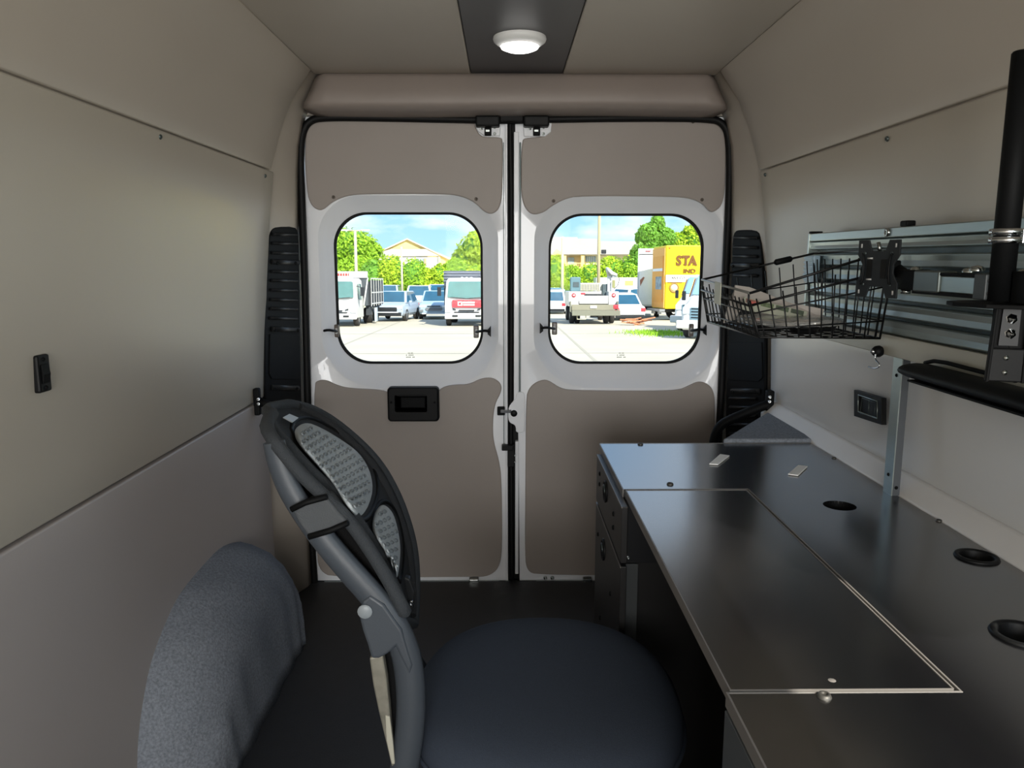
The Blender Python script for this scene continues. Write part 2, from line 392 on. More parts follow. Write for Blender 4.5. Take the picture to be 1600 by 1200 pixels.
def door(idx, px_out, emb, mid, gl, up, lo):
    Y = 2.905
    def r2(q, y, r, rb=None):
        a = on(q[0], q[1], 1, y); b = on(q[2], q[3], 1, y); return rrect(a.x, b.x, b.z, a.z, r, rb=rb)
    G = r2(gl, 2.955, .125); c = sum(G, Vector((0, 0)))/len(G)
    ol = [Vector((p.x, p.z)) for p in outline(px_out, Y)]
    angs = sorted([2*PI*i/160 for i in range(160)]+[math.atan2((p-c).y, (p-c).x) % (2*PI) for p in ol])
    L = [(loop_star(ol, c, angs), Y), (loop_star(r2(emb, Y, .16, .20), c, angs), Y), (loop_star(r2((emb[0]+3, emb[1]+3, emb[2]-3, emb[3]-3), Y, .155, .195), c, angs), Y+.006),
         (loop_star(r2(mid, 2.93, .145, .18), c, angs), 2.925), (loop_star(r2((mid[0]+3, mid[1]+4, mid[2]-3, mid[3]-6), 2.93, .14, .165), c, angs), 2.934),
         (loop_star([c+(p-c)*1.012 for p in G], c, angs), 2.952), (loop_star([c+(p-c)*1.012 for p in G], c, angs), 2.99), (loop_star(ol, c, angs), 2.99)]
    rows = [[Vector((p.x, y, p.y)) for p in lp] for lp, y in L]
    d = struct('door_%d' % idx, MB().grid(rows, smooth=True, closeu=True, closev=True), M_STEEL)
    m = d.modifiers.new('e', 'EDGE_SPLIT'); m.split_angle = math.radians(38)
    for lst, nm in ((up, 'upper_trim_panel'), (lo, 'lower_trim_panel')):
        P = smoothpoly(outline(lst, 2.895), 2); MB().prism(P, (0, .012, 0)).build(nm, M_VINYL_D, d, bev=.004, bseg=2)
    # window
    g = loop_star(G, c, angs); gy = 2.962
    ring = MB(); k0 = [Vector((p.x, gy-.004, p.y)) for p in [c+(q-c)*1.02 for q in g]]; k1 = [Vector((p.x, gy-.006, p.y)) for p in [c+(q-c)*.982 for q in g]]
    k2 = [p+Vector((0, .012, 0)) for p in k1]; k3 = [p+Vector((0, .012, 0)) for p in k0]
    ring.grid([k0, k1, k2, k3], closeu=True, closev=True)
    wn = struct('window_%d' % idx, ring, M_RUBBER)
    MB().add([Vector((p.x, gy, p.y)) for p in [c+(q-c)*1.0 for q in g]], [list(range(len(g)))]).build('glass_pane', M_GLASS, wn, fix=False)
    # faint print low on the glass
    pm = MB(); uc = (gl[0]+gl[2])/2+(4 if idx == 1 else -4)
    for k, ww in enumerate((4, 7, 7)):
        a = on(uc-ww, 551+k*3.2, 1, gy-.002); b = on(uc+ww, 552.4+k*3.2, 1, gy-.002)
        for j in range(7):
            if (j*3+k) % 5 != 4: pm.bb(lerp(a.x, b.x, j/7), lerp(a.x, b.x, (j+.7)/7), gy-.002, gy-.0015, b.z, a.z)
    pm.build('glass_print', mat('glass_print', '#a9a99a', .6), wn)
    # screws
    for u, v in (up_scr[idx]): p = on(u, v, 1, 2.893); plate_screw(d, p, (0, -1, 0), .0065)
    return d, wn
up_scr = {1: [(536, 186), (698, 188), (521, 308), (744, 311)], 2: [(896, 189), (1083, 190), (865, 314), (1097, 312)]}
d1, w1 = door(1, [(474, 183), (791, 183), (794, 907), (492, 907), (484, 600)], (494, 305, 779, 606), (505, 315, 770, 592), (521, 333, 754, 567),
    [(478, 196), (488, 186), (600, 187), (742, 188), (743, 200), (750, 211), (758, 214), (782, 214), (786, 219), (785, 290), (784, 312), (779, 328), (768, 335), (756, 331), (742, 316), (720, 306), (690, 303), (570, 303), (540, 306), (518, 316), (506, 327), (497, 329), (485, 320), (479, 300), (476, 235)],
    [(489, 600), (498, 594), (510, 594), (526, 602), (545, 607), (600, 609), (612, 618), (680, 618), (690, 605), (710, 601), (732, 601), (752, 591), (770, 590), (783, 599), (784, 612), (773, 632), (770, 660), (771, 690), (780, 720), (784, 750), (785, 860), (780, 888), (764, 901), (740, 902), (520, 903), (500, 893), (494, 870)])
d2, w2 = door(2, [(805, 183), (1139, 183), (1128, 600), (1112, 907), (812, 907)], (835, 307, 1122, 606), (845, 317, 1113, 594), (859, 335, 1091, 567),
    [(815, 221), (820, 215), (846, 214), (855, 208), (859, 192), (866, 188), (1000, 189), (1117, 189), (1130, 196), (1136, 212), (1135, 240), (1133, 300), (1128, 322), (1115, 332), (1108, 330), (1098, 318), (1080, 310), (1050, 307), (905, 306), (882, 311), (862, 322), (850, 332), (833, 336), (822, 328), (815, 310), (814, 280)],
    [(822, 622), (826, 608), (836, 598), (850, 593), (860, 596), (876, 607), (895, 610), (1000, 611), (1060, 610), (1076, 603), (1090, 596), (1104, 598), (1116, 610), (1118, 640), (1112, 760), (1108, 890), (1100, 900), (840, 899), (824, 893), (820, 870), (821, 750)])
# meeting edges of the doors, centre seal
def vstrip(u0, u1, v0, v1, y, dep, name, mt, par, bev=.002):
    a = on(u0, v0, 1, y); b = on(u1, v1, 1, y)
    return MB().bb(min(a.x, b.x), max(a.x, b.x), y, y+dep, min(a.z, b.z), max(a.z, b.z), bev=bev).build(name, mt, par)
vstrip(789.5, 793.5, 186, 904, 2.889, .03, 'edge_flange', M_STEEL, d1)
vstrip(786, 788, 222, 700, 2.899, .02, 'edge_channel', M_ALUD, d1)
vstrip(803, 810, 206, 640, 2.887, .03, 'edge_flange', M_STEEL, d2)
vstrip(811.5, 813.5, 222, 640, 2.899, .02, 'edge_channel', M_ALUD, d2)
vstrip(805, 810, 690, 897, 2.889, .03, 'edge_flange', M_STEEL, d2)
vstrip(786, 812, 184, 908, 2.93, .05, 'closing_strip', M_RUBBER, seal_o)
pts = [on(u, v, 1, 2.893) for u, v in ((797, 186), (797.5, 240), (799, 300), (799, 500), (798, 620), (799, 760), (800, 905))]
MB().tube(smoothpoly(pts, 2, False), .0085, 8).build('centre_seal', M_RUBBER, seal_o)
# lock plate on right door
P = smoothpoly(outline([(803, 626), (797, 632), (794, 640), (794, 655), (797, 661), (804, 664), (806, 668), (806, 676), (818, 676), (820, 670), (820, 620), (818, 613), (807, 613), (806, 622)], 2.884), 1)
lp = MB().prism(P, (0, .022, 0)).build('lock_cover', M_STEEL, d2, bev=.002)
p = on(803, 646, 1, 2.883); MB().lathe([(0.0001, .004), (.010, .004), (.013, .001), (.013, -.004)], p, (0, -1, 0), 20).build('round_plug', M_BLACKP, lp)
st = MB(); a = on(777, 636, 1, 2.885); b = on(789, 649, 1, 2.885); st.bb(a.x, b.x, 2.882, 2.90, b.z, a.z, bev=.003)
st_o = st.build('latch_pocket', M_BLACKM, d1)
a = on(782, 640, 1, 2.875); b = on(799, 645, 1, 2.875)
MB().bb(a.x, b.x, 2.868, 2.884, b.z, a.z, bev=.002).build('latch_bolt', M_CHROME, st_o)
lv = MB(); a = on(784, 694, 1, 2.88); b = on(802, 702, 1, 2.88); lv.bb(a.x, b.x, 2.855, 2.885, b.z, a.z, bev=.003)
a = on(793, 694, 1, 2.88); b = on(804, 729, 1, 2.88); lv.bb(a.x, b.x, 2.868, 2.90, b.z, a.z, bev=.003); lv.build('release_lever', M_BLACKP, d2)
for v in (712, 722): p = on(804.5, v, 1, 2.865); plate_screw(d2, p, (0, -1, 0), .004, M_ZINC)
for u, v in ((852, 903), (863, 903)): p = on(u, v, 1, 2.90); plate_screw(d2, p, (0, -1, 0), .008, M_ZINC)
# upper latches
def latch(par, u0, u1, flip):
    a = on(u0, 181, 1, 2.86); b = on(u1, 198, 1, 2.86)
    MB().bb(a.x, b.x, 2.845, 2.90, b.z, a.z, bev=.006).build('latch_cover', M_BLACKP, par)
    pl = outline([(u0-1, 192), (u1+1, 192), (u1, 212), (u0+14, 212), (u0+4, 205), (u0, 197)] if not flip else [(u0-1, 192), (u1+4, 192), (u1+3, 206), (u1-6, 213), (u0+1, 213)], 2.888)
    pp = MB().prism(pl, (0, .012, 0)).build('latch_plate', M_STEEL, par, bev=.002)
    q = (u0+u1)/2
    a = on(q-5, 199, 1, 2.88); b = on(q+6, 212, 1, 2.88); MB().bb(a.x, b.x, 2.874, 2.889, b.z, a.z, bev=.003).build('latch_catch', M_BLACKM, pp)
    for u, v in ((q-10, 201), (q+11, 199), (q+11, 209)): plate_screw(pp, on(u, v, 1, 2.888), (0, -1, 0), .006, M_ZINC)
    a = on(q-3, 203, 1, 2.874); b = on(q+3, 206, 1, 2.874); MB().bb(a.x, b.x, 2.870, 2.876, b.z, a.z).build('latch_spring', M_ZINC, pp)
latch(d1, 743, 781, False); latch(d2, 818, 858, True)
a = on(781, 180, 1, 2.87); b = on(818, 188, 1, 2.87); MB().bb(a.x, b.x, 2.862, 2.90, b.z-.004, a.z, bev=.004).build('latch_bridge', M_RUBBER, seal_o)
# window stay clips
def clip(par, u, v, s, tail=False):
    "black hook on the door shell (u) reaching to the glass"
    m1 = MB(); a = on(u, v, 1, 2.915)
    m1.prism([on(u-2*s, v-9, 1, 2.925), on(u-2*s, v+8, 1, 2.925), on(u+3*s, v+4, 1, 2.925), on(u+3*s, v-3, 1, 2.925)], (0, -.012, 0))
    m1.tube(smoothpoly([on(u, v, 1, 2.915), on(u+8*s, v-1.5, 1, 2.905), on(u+17*s, v, 1, 2.925), on(u+22*s, v+1, 1, 2.95)], 1, False), .0055, 6)
    h = m1.build('window_stay', M_BLACKP, par, bev=.001)
    k = MB(); a = on(u+17*s, v-10, 1, 2.95); b = on(u+25*s, v+10, 1, 2.95)
    k.bb(min(a.x, b.x), max(a.x, b.x), 2.944, 2.958, b.z, a.z, bev=.004); k.build('stay_bracket', mat('smoky_plastic', '#5a5048', .3), h)
    a = on(u+18.5*s, v-4, 1, 2.942); b = on(u+22.5*s, v+5, 1, 2.942)
    MB().bb(min(a.x, b.x), max(a.x, b.x), 2.940, 2.946, b.z, a.z, bev=.002).build('stay_latch', M_TAG, h)
clip(w1, 505, 517, 1); clip(w1, 765, 518, -1); clip(w2, 845.5, 513, 1); clip(w2, 1101, 516, -1)
# inside door handle
hy = 2.885
hb = thing('door_handle', on(646, 656, 1, 2.885), 'black rectangular pull handle bezel set in the left rear door', 'handle')
A = rrect(on(606, 604, 1, hy).x, on(686, 604, 1, hy).x, on(646, 657, 1, hy).z, on(646, 604, 1, hy).z, .014)
a = on(618, 616, 1, hy); b = on(668, 642, 1, hy); B = rrect(a.x, b.x, b.z, a.z, .006)
def rr_frame(A, B, yf, yb, mt, name, par, hole=True):
    mb = MB(); cA = sum(A, Vector((0, 0)))/len(A)
    A2 = [cA+(p-cA)*.93 for p in A]
    rows = [[Vector((p.x, yb, p.y)) for p in A], [Vector((p.x, yf+.004, p.y)) for p in A], [Vector((p.x, yf, p.y)) for p in A2], [Vector((p.x, yf, p.y)) for p in B], [Vector((p.x, yb, p.y)) for p in B]]
    mb.grid(rows, closeu=True, smooth=False); mb.add([Vector((p.x, yb-.001, p.y)) for p in A], [list(range(len(A)))])
    return mb.build(name, mt, par, bev=.0015)
rr_frame(A, B, 2.862, 2.896, M_BLACKP, 'bezel', hb)
a = on(626, 620, 1, 2.88); b = on(665, 637, 1, 2.88); MB().bb(a.x, b.x, 2.870, 2.892, b.z, a.z, bev=.004).build('pull_lever', M_BLACKM, hb)
for u in (611, 679): plate_screw(hb, on(u, 629, 1, 2.861), (0, -1, 0), .004, M_BLACKM)

# ================================================================ rear pillar vent covers
def vent(side):
    m = (lambda x: x) if side < 0 else MX
    p0 = Vector((m(-.822), 2.645, 1)); p1 = Vector((m(-.760), 2.875, 1)); t = (p1-p0).normalized(); n = Vector((t.y, -t.x, 0)) if side < 0 else Vector((-t.y, t.x, 0))
    p0 = p0+n*.012
    def Q(u, v): return onp(u, v, p0, n)
    if side < 0: o = [(420, 372), (424, 358), (432, 354), (460, 354), (467, 361), (468, 430), (469, 500), (471, 600), (473, 690), (468, 702), (424, 702), (418, 690), (414, 600), (413, 480), (416, 420)]
    else: o = [(1144, 372), (1148, 361), (1155, 359), (1180, 359), (1188, 366), (1192, 430), (1195, 500), (1195, 600), (1193, 690), (1188, 705), (1138, 705), (1132, 690), (1135, 600), (1140, 480), (1143, 420)]
    root = thing('vent_cover', Q(*( (445, 702) if side < 0 else (1163, 705))), ('black louvred plastic cover on the left rear pillar' if side < 0 else 'black louvred plastic cover on the right rear pillar behind the basket'), 'vent cover')
    MB().prism(smoothpoly([Q(u, v) for u, v in o], 1), n*-.014).build('cover_plate', M_VENT, root, bev=.004)
    def slot(u0, u1, v, h=5):
        a = Q(u0, v); b = Q(u1, v+1); z = Vector((0, 0, 1)); hh = (Q((u0+u1)/2, v)-Q((u0+u1)/2, v+h)).length/2
        mb = MB(); rows = []
        for k in range(7):
            an = PI*k/6; rows.append([a+z*hh*math.cos(an)+n*(.001+.007*math.sin(an)), b+z*hh*math.cos(an)+n*(.001+.007*math.sin(an))])
        mb.grid(rows); mb.add([r[0] for r in rows], [list(range(7))]); mb.add([r[1] for r in rows], [list(range(7))]); mb.build('louvre', M_LOUV, root)
    if side < 0:
        for v in (366, 380, 395, 424, 438, 453, 468, 482, 497): slot(425-(v-366)*.03, 463, v)
        for v, sc in ((409, (430, 459)), (514, (427, 463)), (605, (425, 461))):
            slot(424, 466, v, 8)
            for u in sc: plate_screw(root, Q(u, v+2)+n*.008, n, .006, M_BLACKM)
    else:
        for v in (371, 386, 400, 430): slot(1148, 1184, v)
        for v in (622, 636, 650, 663, 677): slot(1141, 1183, v)
        for v, sc in ((414, (1148, 1176)), (610, (1147, 1183))):
            slot(1144, 1188, v, 8)
            for u in sc: plate_screw(root, Q(u, v+2)+n*.008, n, .006, M_BLACKM)
    # flush flap
    f = [(421, 522), (467, 522), (468, 588), (462, 593), (424, 592), (420, 584)] if side < 0 else [(1141, 535), (1191, 535), (1192, 590), (1186, 596), (1144, 594), (1139, 588)]
    MB().prism([Q(u, v)+n*.003 for u, v in f], n*-.004).build('flap', M_VENT, root, bev=.001)
vent(-1); vent(1)

# ================================================================ ceiling lamp
cp = on(812, 60, 2, 1.893)
rl = abs(on(855, 60, 2, 1.885).x-on(770, 60, 2, 1.885).x)/2
lamp = thing('ceiling_light', (cp.x, cp.y, 1.896), 'round white dome light glowing on the dark ceiling strip', 'light')
MB().lathe([(rl*.98, 0), (rl, -.006), (rl*.97, -.012), (rl*.72, -.026), (rl*.70, -.022), (rl*.70, 0)], lamp.location, (0, 0, 1), 40).build('lamp_housing', M_WHITE, lamp)
MB().lathe([(rl*.70, -.016), (rl*.69, -.030), (rl*.5, -.036), (0.0001, -.038)], lamp.location, (0, 0, 1), 40).build('diffuser', mat('lamp_diffuser', '#ffffff', .5, emit=(1, .96, .92, 3.5)), lamp)
# ================================================================ desk
DZ = .757
desk = thing('desk', (.56, 1.2, 0), 'black laminate L-shaped worktop with grommet holes on two black cabinets', 'desk')
def hole_plate(outer, holes, z, th, name, mt, par):
    "flat plate with round through holes (bmesh triangle fill)"
    b = bmesh.new(); es = []
    def lp(P):
        vs = [b.verts.new((p[0], p[1], z)) for p in P]
        return [b.edges.new((vs[i], vs[(i+1) % len(vs)])) for i in range(len(vs))]
    es += lp(outer)
    for c, r in holes: es += lp([(c[0]+r*math.cos(-2*PI*k/28), c[1]+r*math.sin(-2*PI*k/28)) for k in range(28)])
    bmesh.ops.triangle_fill(b, edges=es, use_beauty=True)
    bmesh.ops.recalc_face_normals(b, faces=b.faces)
    r = bmesh.ops.extrude_face_region(b, geom=list(b.faces))
    for g in r['geom']:
        if isinstance(g, bmesh.types.BMVert): g.co.z -= th
    mb = MB().bm(b); b.free()
    return mb.build(name, mt, par)
G1 = on(1312, 790, 2, DZ); G2 = on(1526, 871, 2, DZ); G3 = on(1588, 993, 2, DZ)
outer = [(.266, 2.085), (.857, 2.085), (.857, .25), (.266, .25), (.266, .843), (.545, .843), (.545, 1.655), (.266, 1.655)]
hole_plate(outer, [((G1.x, G1.y), .033), ((G2.x, G2.y), .029), ((G3.x+.01, G3.y), .033)], DZ, .018, 'worktop', M_DESK, desk)
lf = MB().bb(.271, .540, .848, 1.650, DZ-.019, DZ-.0005, bev=.0015).build('lift_leaf', M_DESK, desk)
eb = MB(); z0, z1 = DZ-.018, DZ+.0006
for x0, x1, y0, y1 in ((.545, .5475, .843, 1.6575), (.266, .5475, 1.6555, 1.658), (.266, .5475, .8405, .843), (.264, .2665, 1.655, 2.087), (.264, .2665, .25, .843), (.264, .857, 2.084, 2.087)): eb.bb(x0, x1, y0, y1, z0, z1)
eb.build('edge_banding', M_EDGE, desk)
eb = MB(); eb.bb(.2695, .2715, .848, 1.650, z0, z1); eb.bb(.2695, .540, .8465, .8485, z0, z1); eb.bb(.2695, .540, 1.6495, 1.651, z0, z1-.0003); eb.bb(.5390, .541, .848, 1.650, z0, z1)
eb.build('edge_banding', M_EDGE, lf)
def grommet(c, r, depth=.03):
    MB().lathe([(r*.80, -depth), (r*.84, .001), (r*.90, .0045), (r*1.06, .004), (r*1.12, .0002), (r*1.0, -.001)], (c[0], c[1], DZ), (0, 0, 1), 28).build('grommet', M_BLACKP, desk)
grommet((G2.x, G2.y), .032); grommet((G3.x+.01, G3.y), .038)
MB().lathe([(.033, -.0005), (.0325, -.018), (.030, -.04), (.0001, -.042)], (G1.x, G1.y, DZ), (0, 0, 1), 28).build('grommet', M_BLACKM, desk)
for u, v, r in ((1047, 757, .008), (1288, 1089, .0085), (1467, 814, .006), (1303, 716, .006), (999, 692.5, .008)):
    p = on(u, v, 2, DZ); plate_screw(desk, (p.x, min(p.y, 2.072), DZ), (0, 0, 1), r, mat('dull_screw', '#55534f', .5, metal=.6), 'cover_cap')
for u, v in ((1300, 1063), (1070, 765)): p = on(u, v, 2, DZ); MB().lathe([(.0001, .0006), (.004, .0005), (.005, 0)], (p.x, p.y, DZ), (0, 0, 1), 8).build('cover_cap', M_EDGE, lf)
# far cabinet
cab = thing('cabinet', (.56, 1.87, 0), 'black drawer cabinet under the far end of the worktop beside the rear door', 'cabinet', 'cabinets under the worktop')
cm = MB(); cm.bb(.275, .855, 1.668, 2.075, .04, .737); cm.build('carcass', M_DESKD, cab, bev=.002)
MB().bb(.30, .855, 1.70, 2.05, 0, .045).build('plinth', M_BLACKM, cab)
def front(y0, y1, z0, z1, par, lab=None, lock=None, bolts=(), xf=.252):
    d = MB().bb(xf, xf+.014, y0, y1, z0, z1, bev=.0015).build('cabinet_door', M_DESKD, par)
    MB().bb(xf-.0006, xf+.001, y0, y1, z1-.003, z1+.0006).build('edge_banding', M_EDGE, d)
    if lock:
        c = (xf, lock[0], lock[1])
        MB().lathe([(.027, -.001), (.028, .003), (.024, .005), (.020, .0015), (.0001, .001)], c, (-1, 0, 0), 26).build('flush_ring_pull', M_BLACKP, d)
        MB().tube([Vector((xf-.005, lock[0]+.014*math.cos(a), lock[1]+.016*math.sin(a))) for a in [PI*k/8 for k in range(9)]], .0025, 6).build('ring', M_ALUD, d)
    for y, z in bolts: plate_screw(d, (xf, y, z), (-1, 0, 0), .006, M_BLACKM, 'bolt')
    return d
front(1.585, 2.035, .612, .7395, cab, lock=(1.84, .695), bolts=((1.96, .706), (1.96, .677), (1.70, .685), (1.70, .652)))
front(1.585, 2.035, .12, .604, cab, lock=(1.86, .535), bolts=((1.97, .535), (1.72, .48), (1.90, .33)))
sl = MB()
for z0_, z1_ in ((.70, .66), (.655, .63), (.55, .32)): sl.bb(.268, .2725, 1.655, 1.665, min(z0_, z1_), max(z0_, z1_))
sl.build('drawer_slide', M_ZINC, cab)
ap = MB().bb(.271, .53, 1.652, 1.667, .585, .737, bev=.001).build('apron_panel', mat('apron_black', '#0f1014', .4), cab)
plate_screw(ap, on(981, 871, 1, 1.652), (0, -1, 0), .005, M_ZINC)
MB().bb(.273, .302, 1.645, 1.667, .02, .585, bev=.001).build('leg_channel', mat('grey_channel', '#4c4f50', .45, metal=.3), cab)
# near cabinet
cab2 = thing('cabinet', (.56, .55, 0), 'black drawer cabinet under the near end of the worktop', 'cabinet', 'cabinets under the worktop')
MB().bb(.275, .855, .26, .835, .04, .737, bev=.002).build('carcass', M_DESKD, cab2)
MB().bb(.30, .855, .28, .82, 0, .045).build('plinth', M_BLACKM, cab2)
front(.27, .832, .12, .640, cab2, lock=(.42, .56), xf=.250)
MB().bb(.262, .274, .27, .838, .66, .737, bev=.001).build('fascia_rail', mat('grey_fascia', '#55585a', .4, metal=.2), cab2)
MB().bb(.252, .262, .26, .836, .643, .656, bev=.001).build('drawer_slide', M_EDGE, cab2)
# modesty panel under the leaf
mp_ = MB().bb(.838, .853, .84, 1.665, .10, .737, bev=.001).build('back_panel', mat('kneehole_black', '#14171b', .5), desk)
MB().bb(.60, .853, .84, 1.665, .0, .10, bev=.002).build('cable_box', M_BLACKM, desk)
# white labels lying on the worktop
for i, q in enumerate((((1108, 726), (1122, 727), (1140, 713), (1125, 711)), ((1231, 742), (1247, 744), (1262, 730), (1247, 728)))):
    P = [on(u, v, 2, DZ+.001) for u, v in q]
    o = MB().prism(P, (0, 0, .003)).build('card', M_WHITE, None, bev=.0008)
    setp(o, ['small white card on the black worktop nearest the rear door', 'small white card on the black worktop nearer the right wall'][i], 'card', 'white cards on the worktop')

# ================================================================ wheel arch boxes
def arch():
    rows = []
    spec = [(-.838, 2.02, .475, .445), (-.80, 2.02, .470, .435), (-.755, 2.025, .455, .415), (-.72, 2.03, .43, .385), (-.695, 2.035, .405, .345), (-.680, 2.04, .385, .31), (-.672, 2.04, .372, .28), (-.668, 2.04, .365, .2), (-.666, 2.04, .36, .06), (-.666, 2.04, .355, .0)]
    e = 2.0/2.5
    for k, (x, c, ry, rz) in enumerate(spec):
        r = []
        for j in range(49):
            a = PI*j/48; cy = math.copysign(abs(math.cos(a))**e, math.cos(a)); sz = abs(math.sin(a))**e
            yy = c+ry*cy; zz = rz*sz
            if k >= 6: zz = min(zz, rz)
            wob = .004*math.sin(j*.9+k*1.3)
            r.append(Vector((x+(0 if k == 0 else wob), yy, max(0, zz+wob*.6*(1 if k < 8 else 0)))))
        rows.append(r)
    mb = MB(); mb.grid(rows); mb.add(rows[-1], [list(range(49))]); return mb
ar = arch().build('wheel_arch_cover', M_CARPET, None)
setp(ar, 'rounded blue-grey carpeted wheel arch at the foot of the left wall', 'wheel arch')
wb = MB().prism([(.612, 2.092, .768), (.868, 2.475, .768), (.868, 2.155, .768), (.862, 2.092, .768)], (0, 0, -.766)).build('wheel_arch_box', M_CARPET, None, bev=.006, bseg=3)
setp(wb, 'blue-grey carpeted box top behind the far right end of the worktop', 'wheel arch')
# ================================================================ grab bars
def grab(side):
    if side > 0:
        loc = (.70, 2.5, 0); lab = 'black steel grab bar bent down behind the worktop from the right wall'
    else: loc = (-.72, 2.5, .7); lab = 'short black steel grab bar on the left wall behind the office chair'
    r = thing('grab_bar', loc, lab, 'grab bar')
    if side > 0:
        pts = [Vector((.886, 2.5, .79)), Vector((.86, 2.5, .782)), Vector((.76, 2.5, .74)), Vector((.715, 2.5, .715)), Vector((.698, 2.5, .66)), Vector((.695, 2.5, .5)), Vector((.695, 2.5, .0))]
        MB().tube(smoothpoly(pts, 2, False), .0155, 10).build('bar', M_BLACKM, r)
        MB().bb(.868, .892, 2.485, 2.515, .745, .835, bev=.005).build('mounting_bracket', M_BLACKM, r)
        for z in (.815, .80): plate_screw(r, (.875, 2.484, z), (-.3, -1, 0), .006, M_CHROME)
    else:
        pts = [Vector((-.81, 2.5, .80)), Vector((-.79, 2.5, .792)), Vector((-.74, 2.5, .772)), Vector((-.67, 2.5, .745)), Vector((-.64, 2.5, .735))]
        MB().tube(pts, .0145, 10).build('bar', M_BLACKM, r)
        MB().bb(-.826, -.806, 2.487, 2.513, .755, .845, bev=.005).build('mounting_bracket', M_BLACKM, r)
        for z in (.81, .795): plate_screw(r, (-.808, 2.486, z), (.3, -1, 0), .006, M_CHROME)
grab(1); grab(-1)
# ================================================================ left wall switch
sw = thing('switch', (-.82, 1.36, 1.03), 'small black rocker switch on the left wall panel', 'switch')
X = -.806
a = on(59, 556, 0, X); b = on(81, 612, 0, X)
MB().bb(-.820, X, min(a.y, b.y)-.002, max(a.y, b.y)+.004, 1.036, 1.102, bev=.004).build('switch_plate', M_BLACKP, sw)
yc = (a.y+b.y)/2
rk = MB().prism([(X, yc-.010, 1.052), (X, yc-.010, 1.086), (X+.002, yc-.010, 1.086), (X+.005, yc-.010, 1.068), (X+.002, yc-.010, 1.052)], (0, .020, 0)).build('rocker', M_BLACKM, sw, bev=.001)
for z in (1.044, 1.094): plate_screw(sw, (X, yc, z), (1, 0, 0), .004, M_BLACKM)
# 12 volt outlet panel right
X = .871
ot = thing('socket_panel', (X, 1.80, .878), 'black recessed socket panel on the white right wall left of the metal post', 'socket')
def yz(u, v): return on(u, v, 0, X)
q = [yz(1334, 609), yz(1377, 622), yz(1377, 664), yz(1334, 650)]; q2 = [yz(1341, 617), yz(1371, 627), yz(1371, 654), yz(1341, 643)]
mb = MB(); mb.grid([[p+Vector((.012, 0, 0)) for p in q], q, q2, [p+Vector((.009, 0, 0)) for p in q2]], closeu=True, smooth=False); mb.add([p+Vector((.009, 0, 0)) for p in q2], [[0, 1, 2, 3]])
mb.build('frame', M_BLACKP, ot, bev=.001); MB().prism([p+Vector((.006, 0, 0)) for p in q2], (.002, 0, 0)).build('recess', mat('slot_black', '#050505', .6), ot)
mb = MB(); mb.tube([q2[0], q2[1], q2[2], q2[3]], .0016, 5, closed=True); mb.build('bright_edge', M_ALU, ot)
mb = MB(); mb.tube([yz(1344, 646), yz(1347, 622), yz(1368, 629), yz(1366, 651)], .001, 5, closed=True); mb.tube([yz(1358, 626), yz(1357, 647)], .0015, 5); mb.build('rocker_edge', M_ALUD, ot)
# ================================================================ metal post
po = thing('metal_post', (.83, 1.60, DZ), 'slim aluminium channel post between worktop and slat rail', 'post')
pm = MB(); pm.bb(.842, .8445, 1.604, 1.640, DZ, 1.068); pm.build('channel', M_ALU, po)
MB().bb(.8445, .860, 1.604, 1.638, DZ, 1.066).build('dark_face', mat('shaded_aluminium', '#4c5055', .5), po)  # darker side of the channel post, its shade put into the colour
for p, n in (((.842, 1.622, .80), (-1, 0, 0)), ((.852, 1.604, .775), (0, -1, 0)), ((.842, 1.622, 1.02), (-1, 0, 0))): plate_screw(po, p, n, .004, M_BLACKM)
# ================================================================ aluminium slat rail
RX = .82
rail = thing('slat_rail', (.845, 1.4, 1.06), 'long brushed aluminium slat rail fixed along the right wall', 'rail')
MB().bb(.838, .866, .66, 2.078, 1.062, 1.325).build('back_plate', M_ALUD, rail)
zt = 1.332
MB().bb(.815, .862, .66, 2.08, zt-.020, zt, bev=.002).build('top_cap', M_ALU, rail)
zz = [(1.289, 1.311)]; zc = 1.284
edges = [1.278, 1.243, 1.208, 1.173, 1.138]
zz += [(e_-.028, e_) for e_ in edges]
for z0_, z1_ in zz:
    pf = [(.842, z0_), (.822, z0_), (.8185, z0_+.003), (.8205, (z0_+z1_)/2), (.8185, z1_-.003), (.822, z1_), (.842, z1_)]
    MB().prism([Vector((x, .66, z)) for x, z in pf], (0, 1.418, 0)).build('slat', M_ALU, rail, bev=.0008)
MB().bb(.822, .866, .66, 2.078, 1.062, 1.106, bev=.002).build('bottom_strip', mat('cream_strip', '#b7b5a8', .35), rail)
MB().bb(.812, .842, 2.074, 2.082, 1.062, zt, bev=.001).build('end_cap', M_ALU, rail)
MB().bb(.814, .846, 2.068, 2.084, zt, zt+.006, bev=.002).build('corner_clip', M_BLACKM, rail)
for u, v in ((1387, 362), (1410, 351)):
    p = on(u, v, 0, .815)
    if u == 1387: MB().lathe([(.009, 0), (.009, .004), (.004, .005), (.0035, .002), (.0001, .002)], (.815, p.y, 1.322), (-1, 0, 0), 16).build('bolt', M_ZINC, rail)
    else: MB().bb(.815, .835, p.y-.016, p.y+.012, zt, zt+.012, bev=.003).build('stop_block', M_BLACKM, rail)
# clip block hanging at the rail end
cl = thing('clip_block', (.806, 2.03, 1.20), 'pale blue ribbed plastic clip at the far end of the slat rail', 'clip')
M_BLUEP = mat('pale_blue_plastic', '#a9c4d6', .35)
MB().bb(.798, .816, 2.00, 2.06, 1.205, 1.275, bev=.003).build('clip_body', M_BLUEP, cl)
for k in range(6): MB().bb(.794, .799, 2.004, 2.056, 1.212+k*.0105, 1.218+k*.0105, bev=.001).build('rib', M_BLUEP, cl)
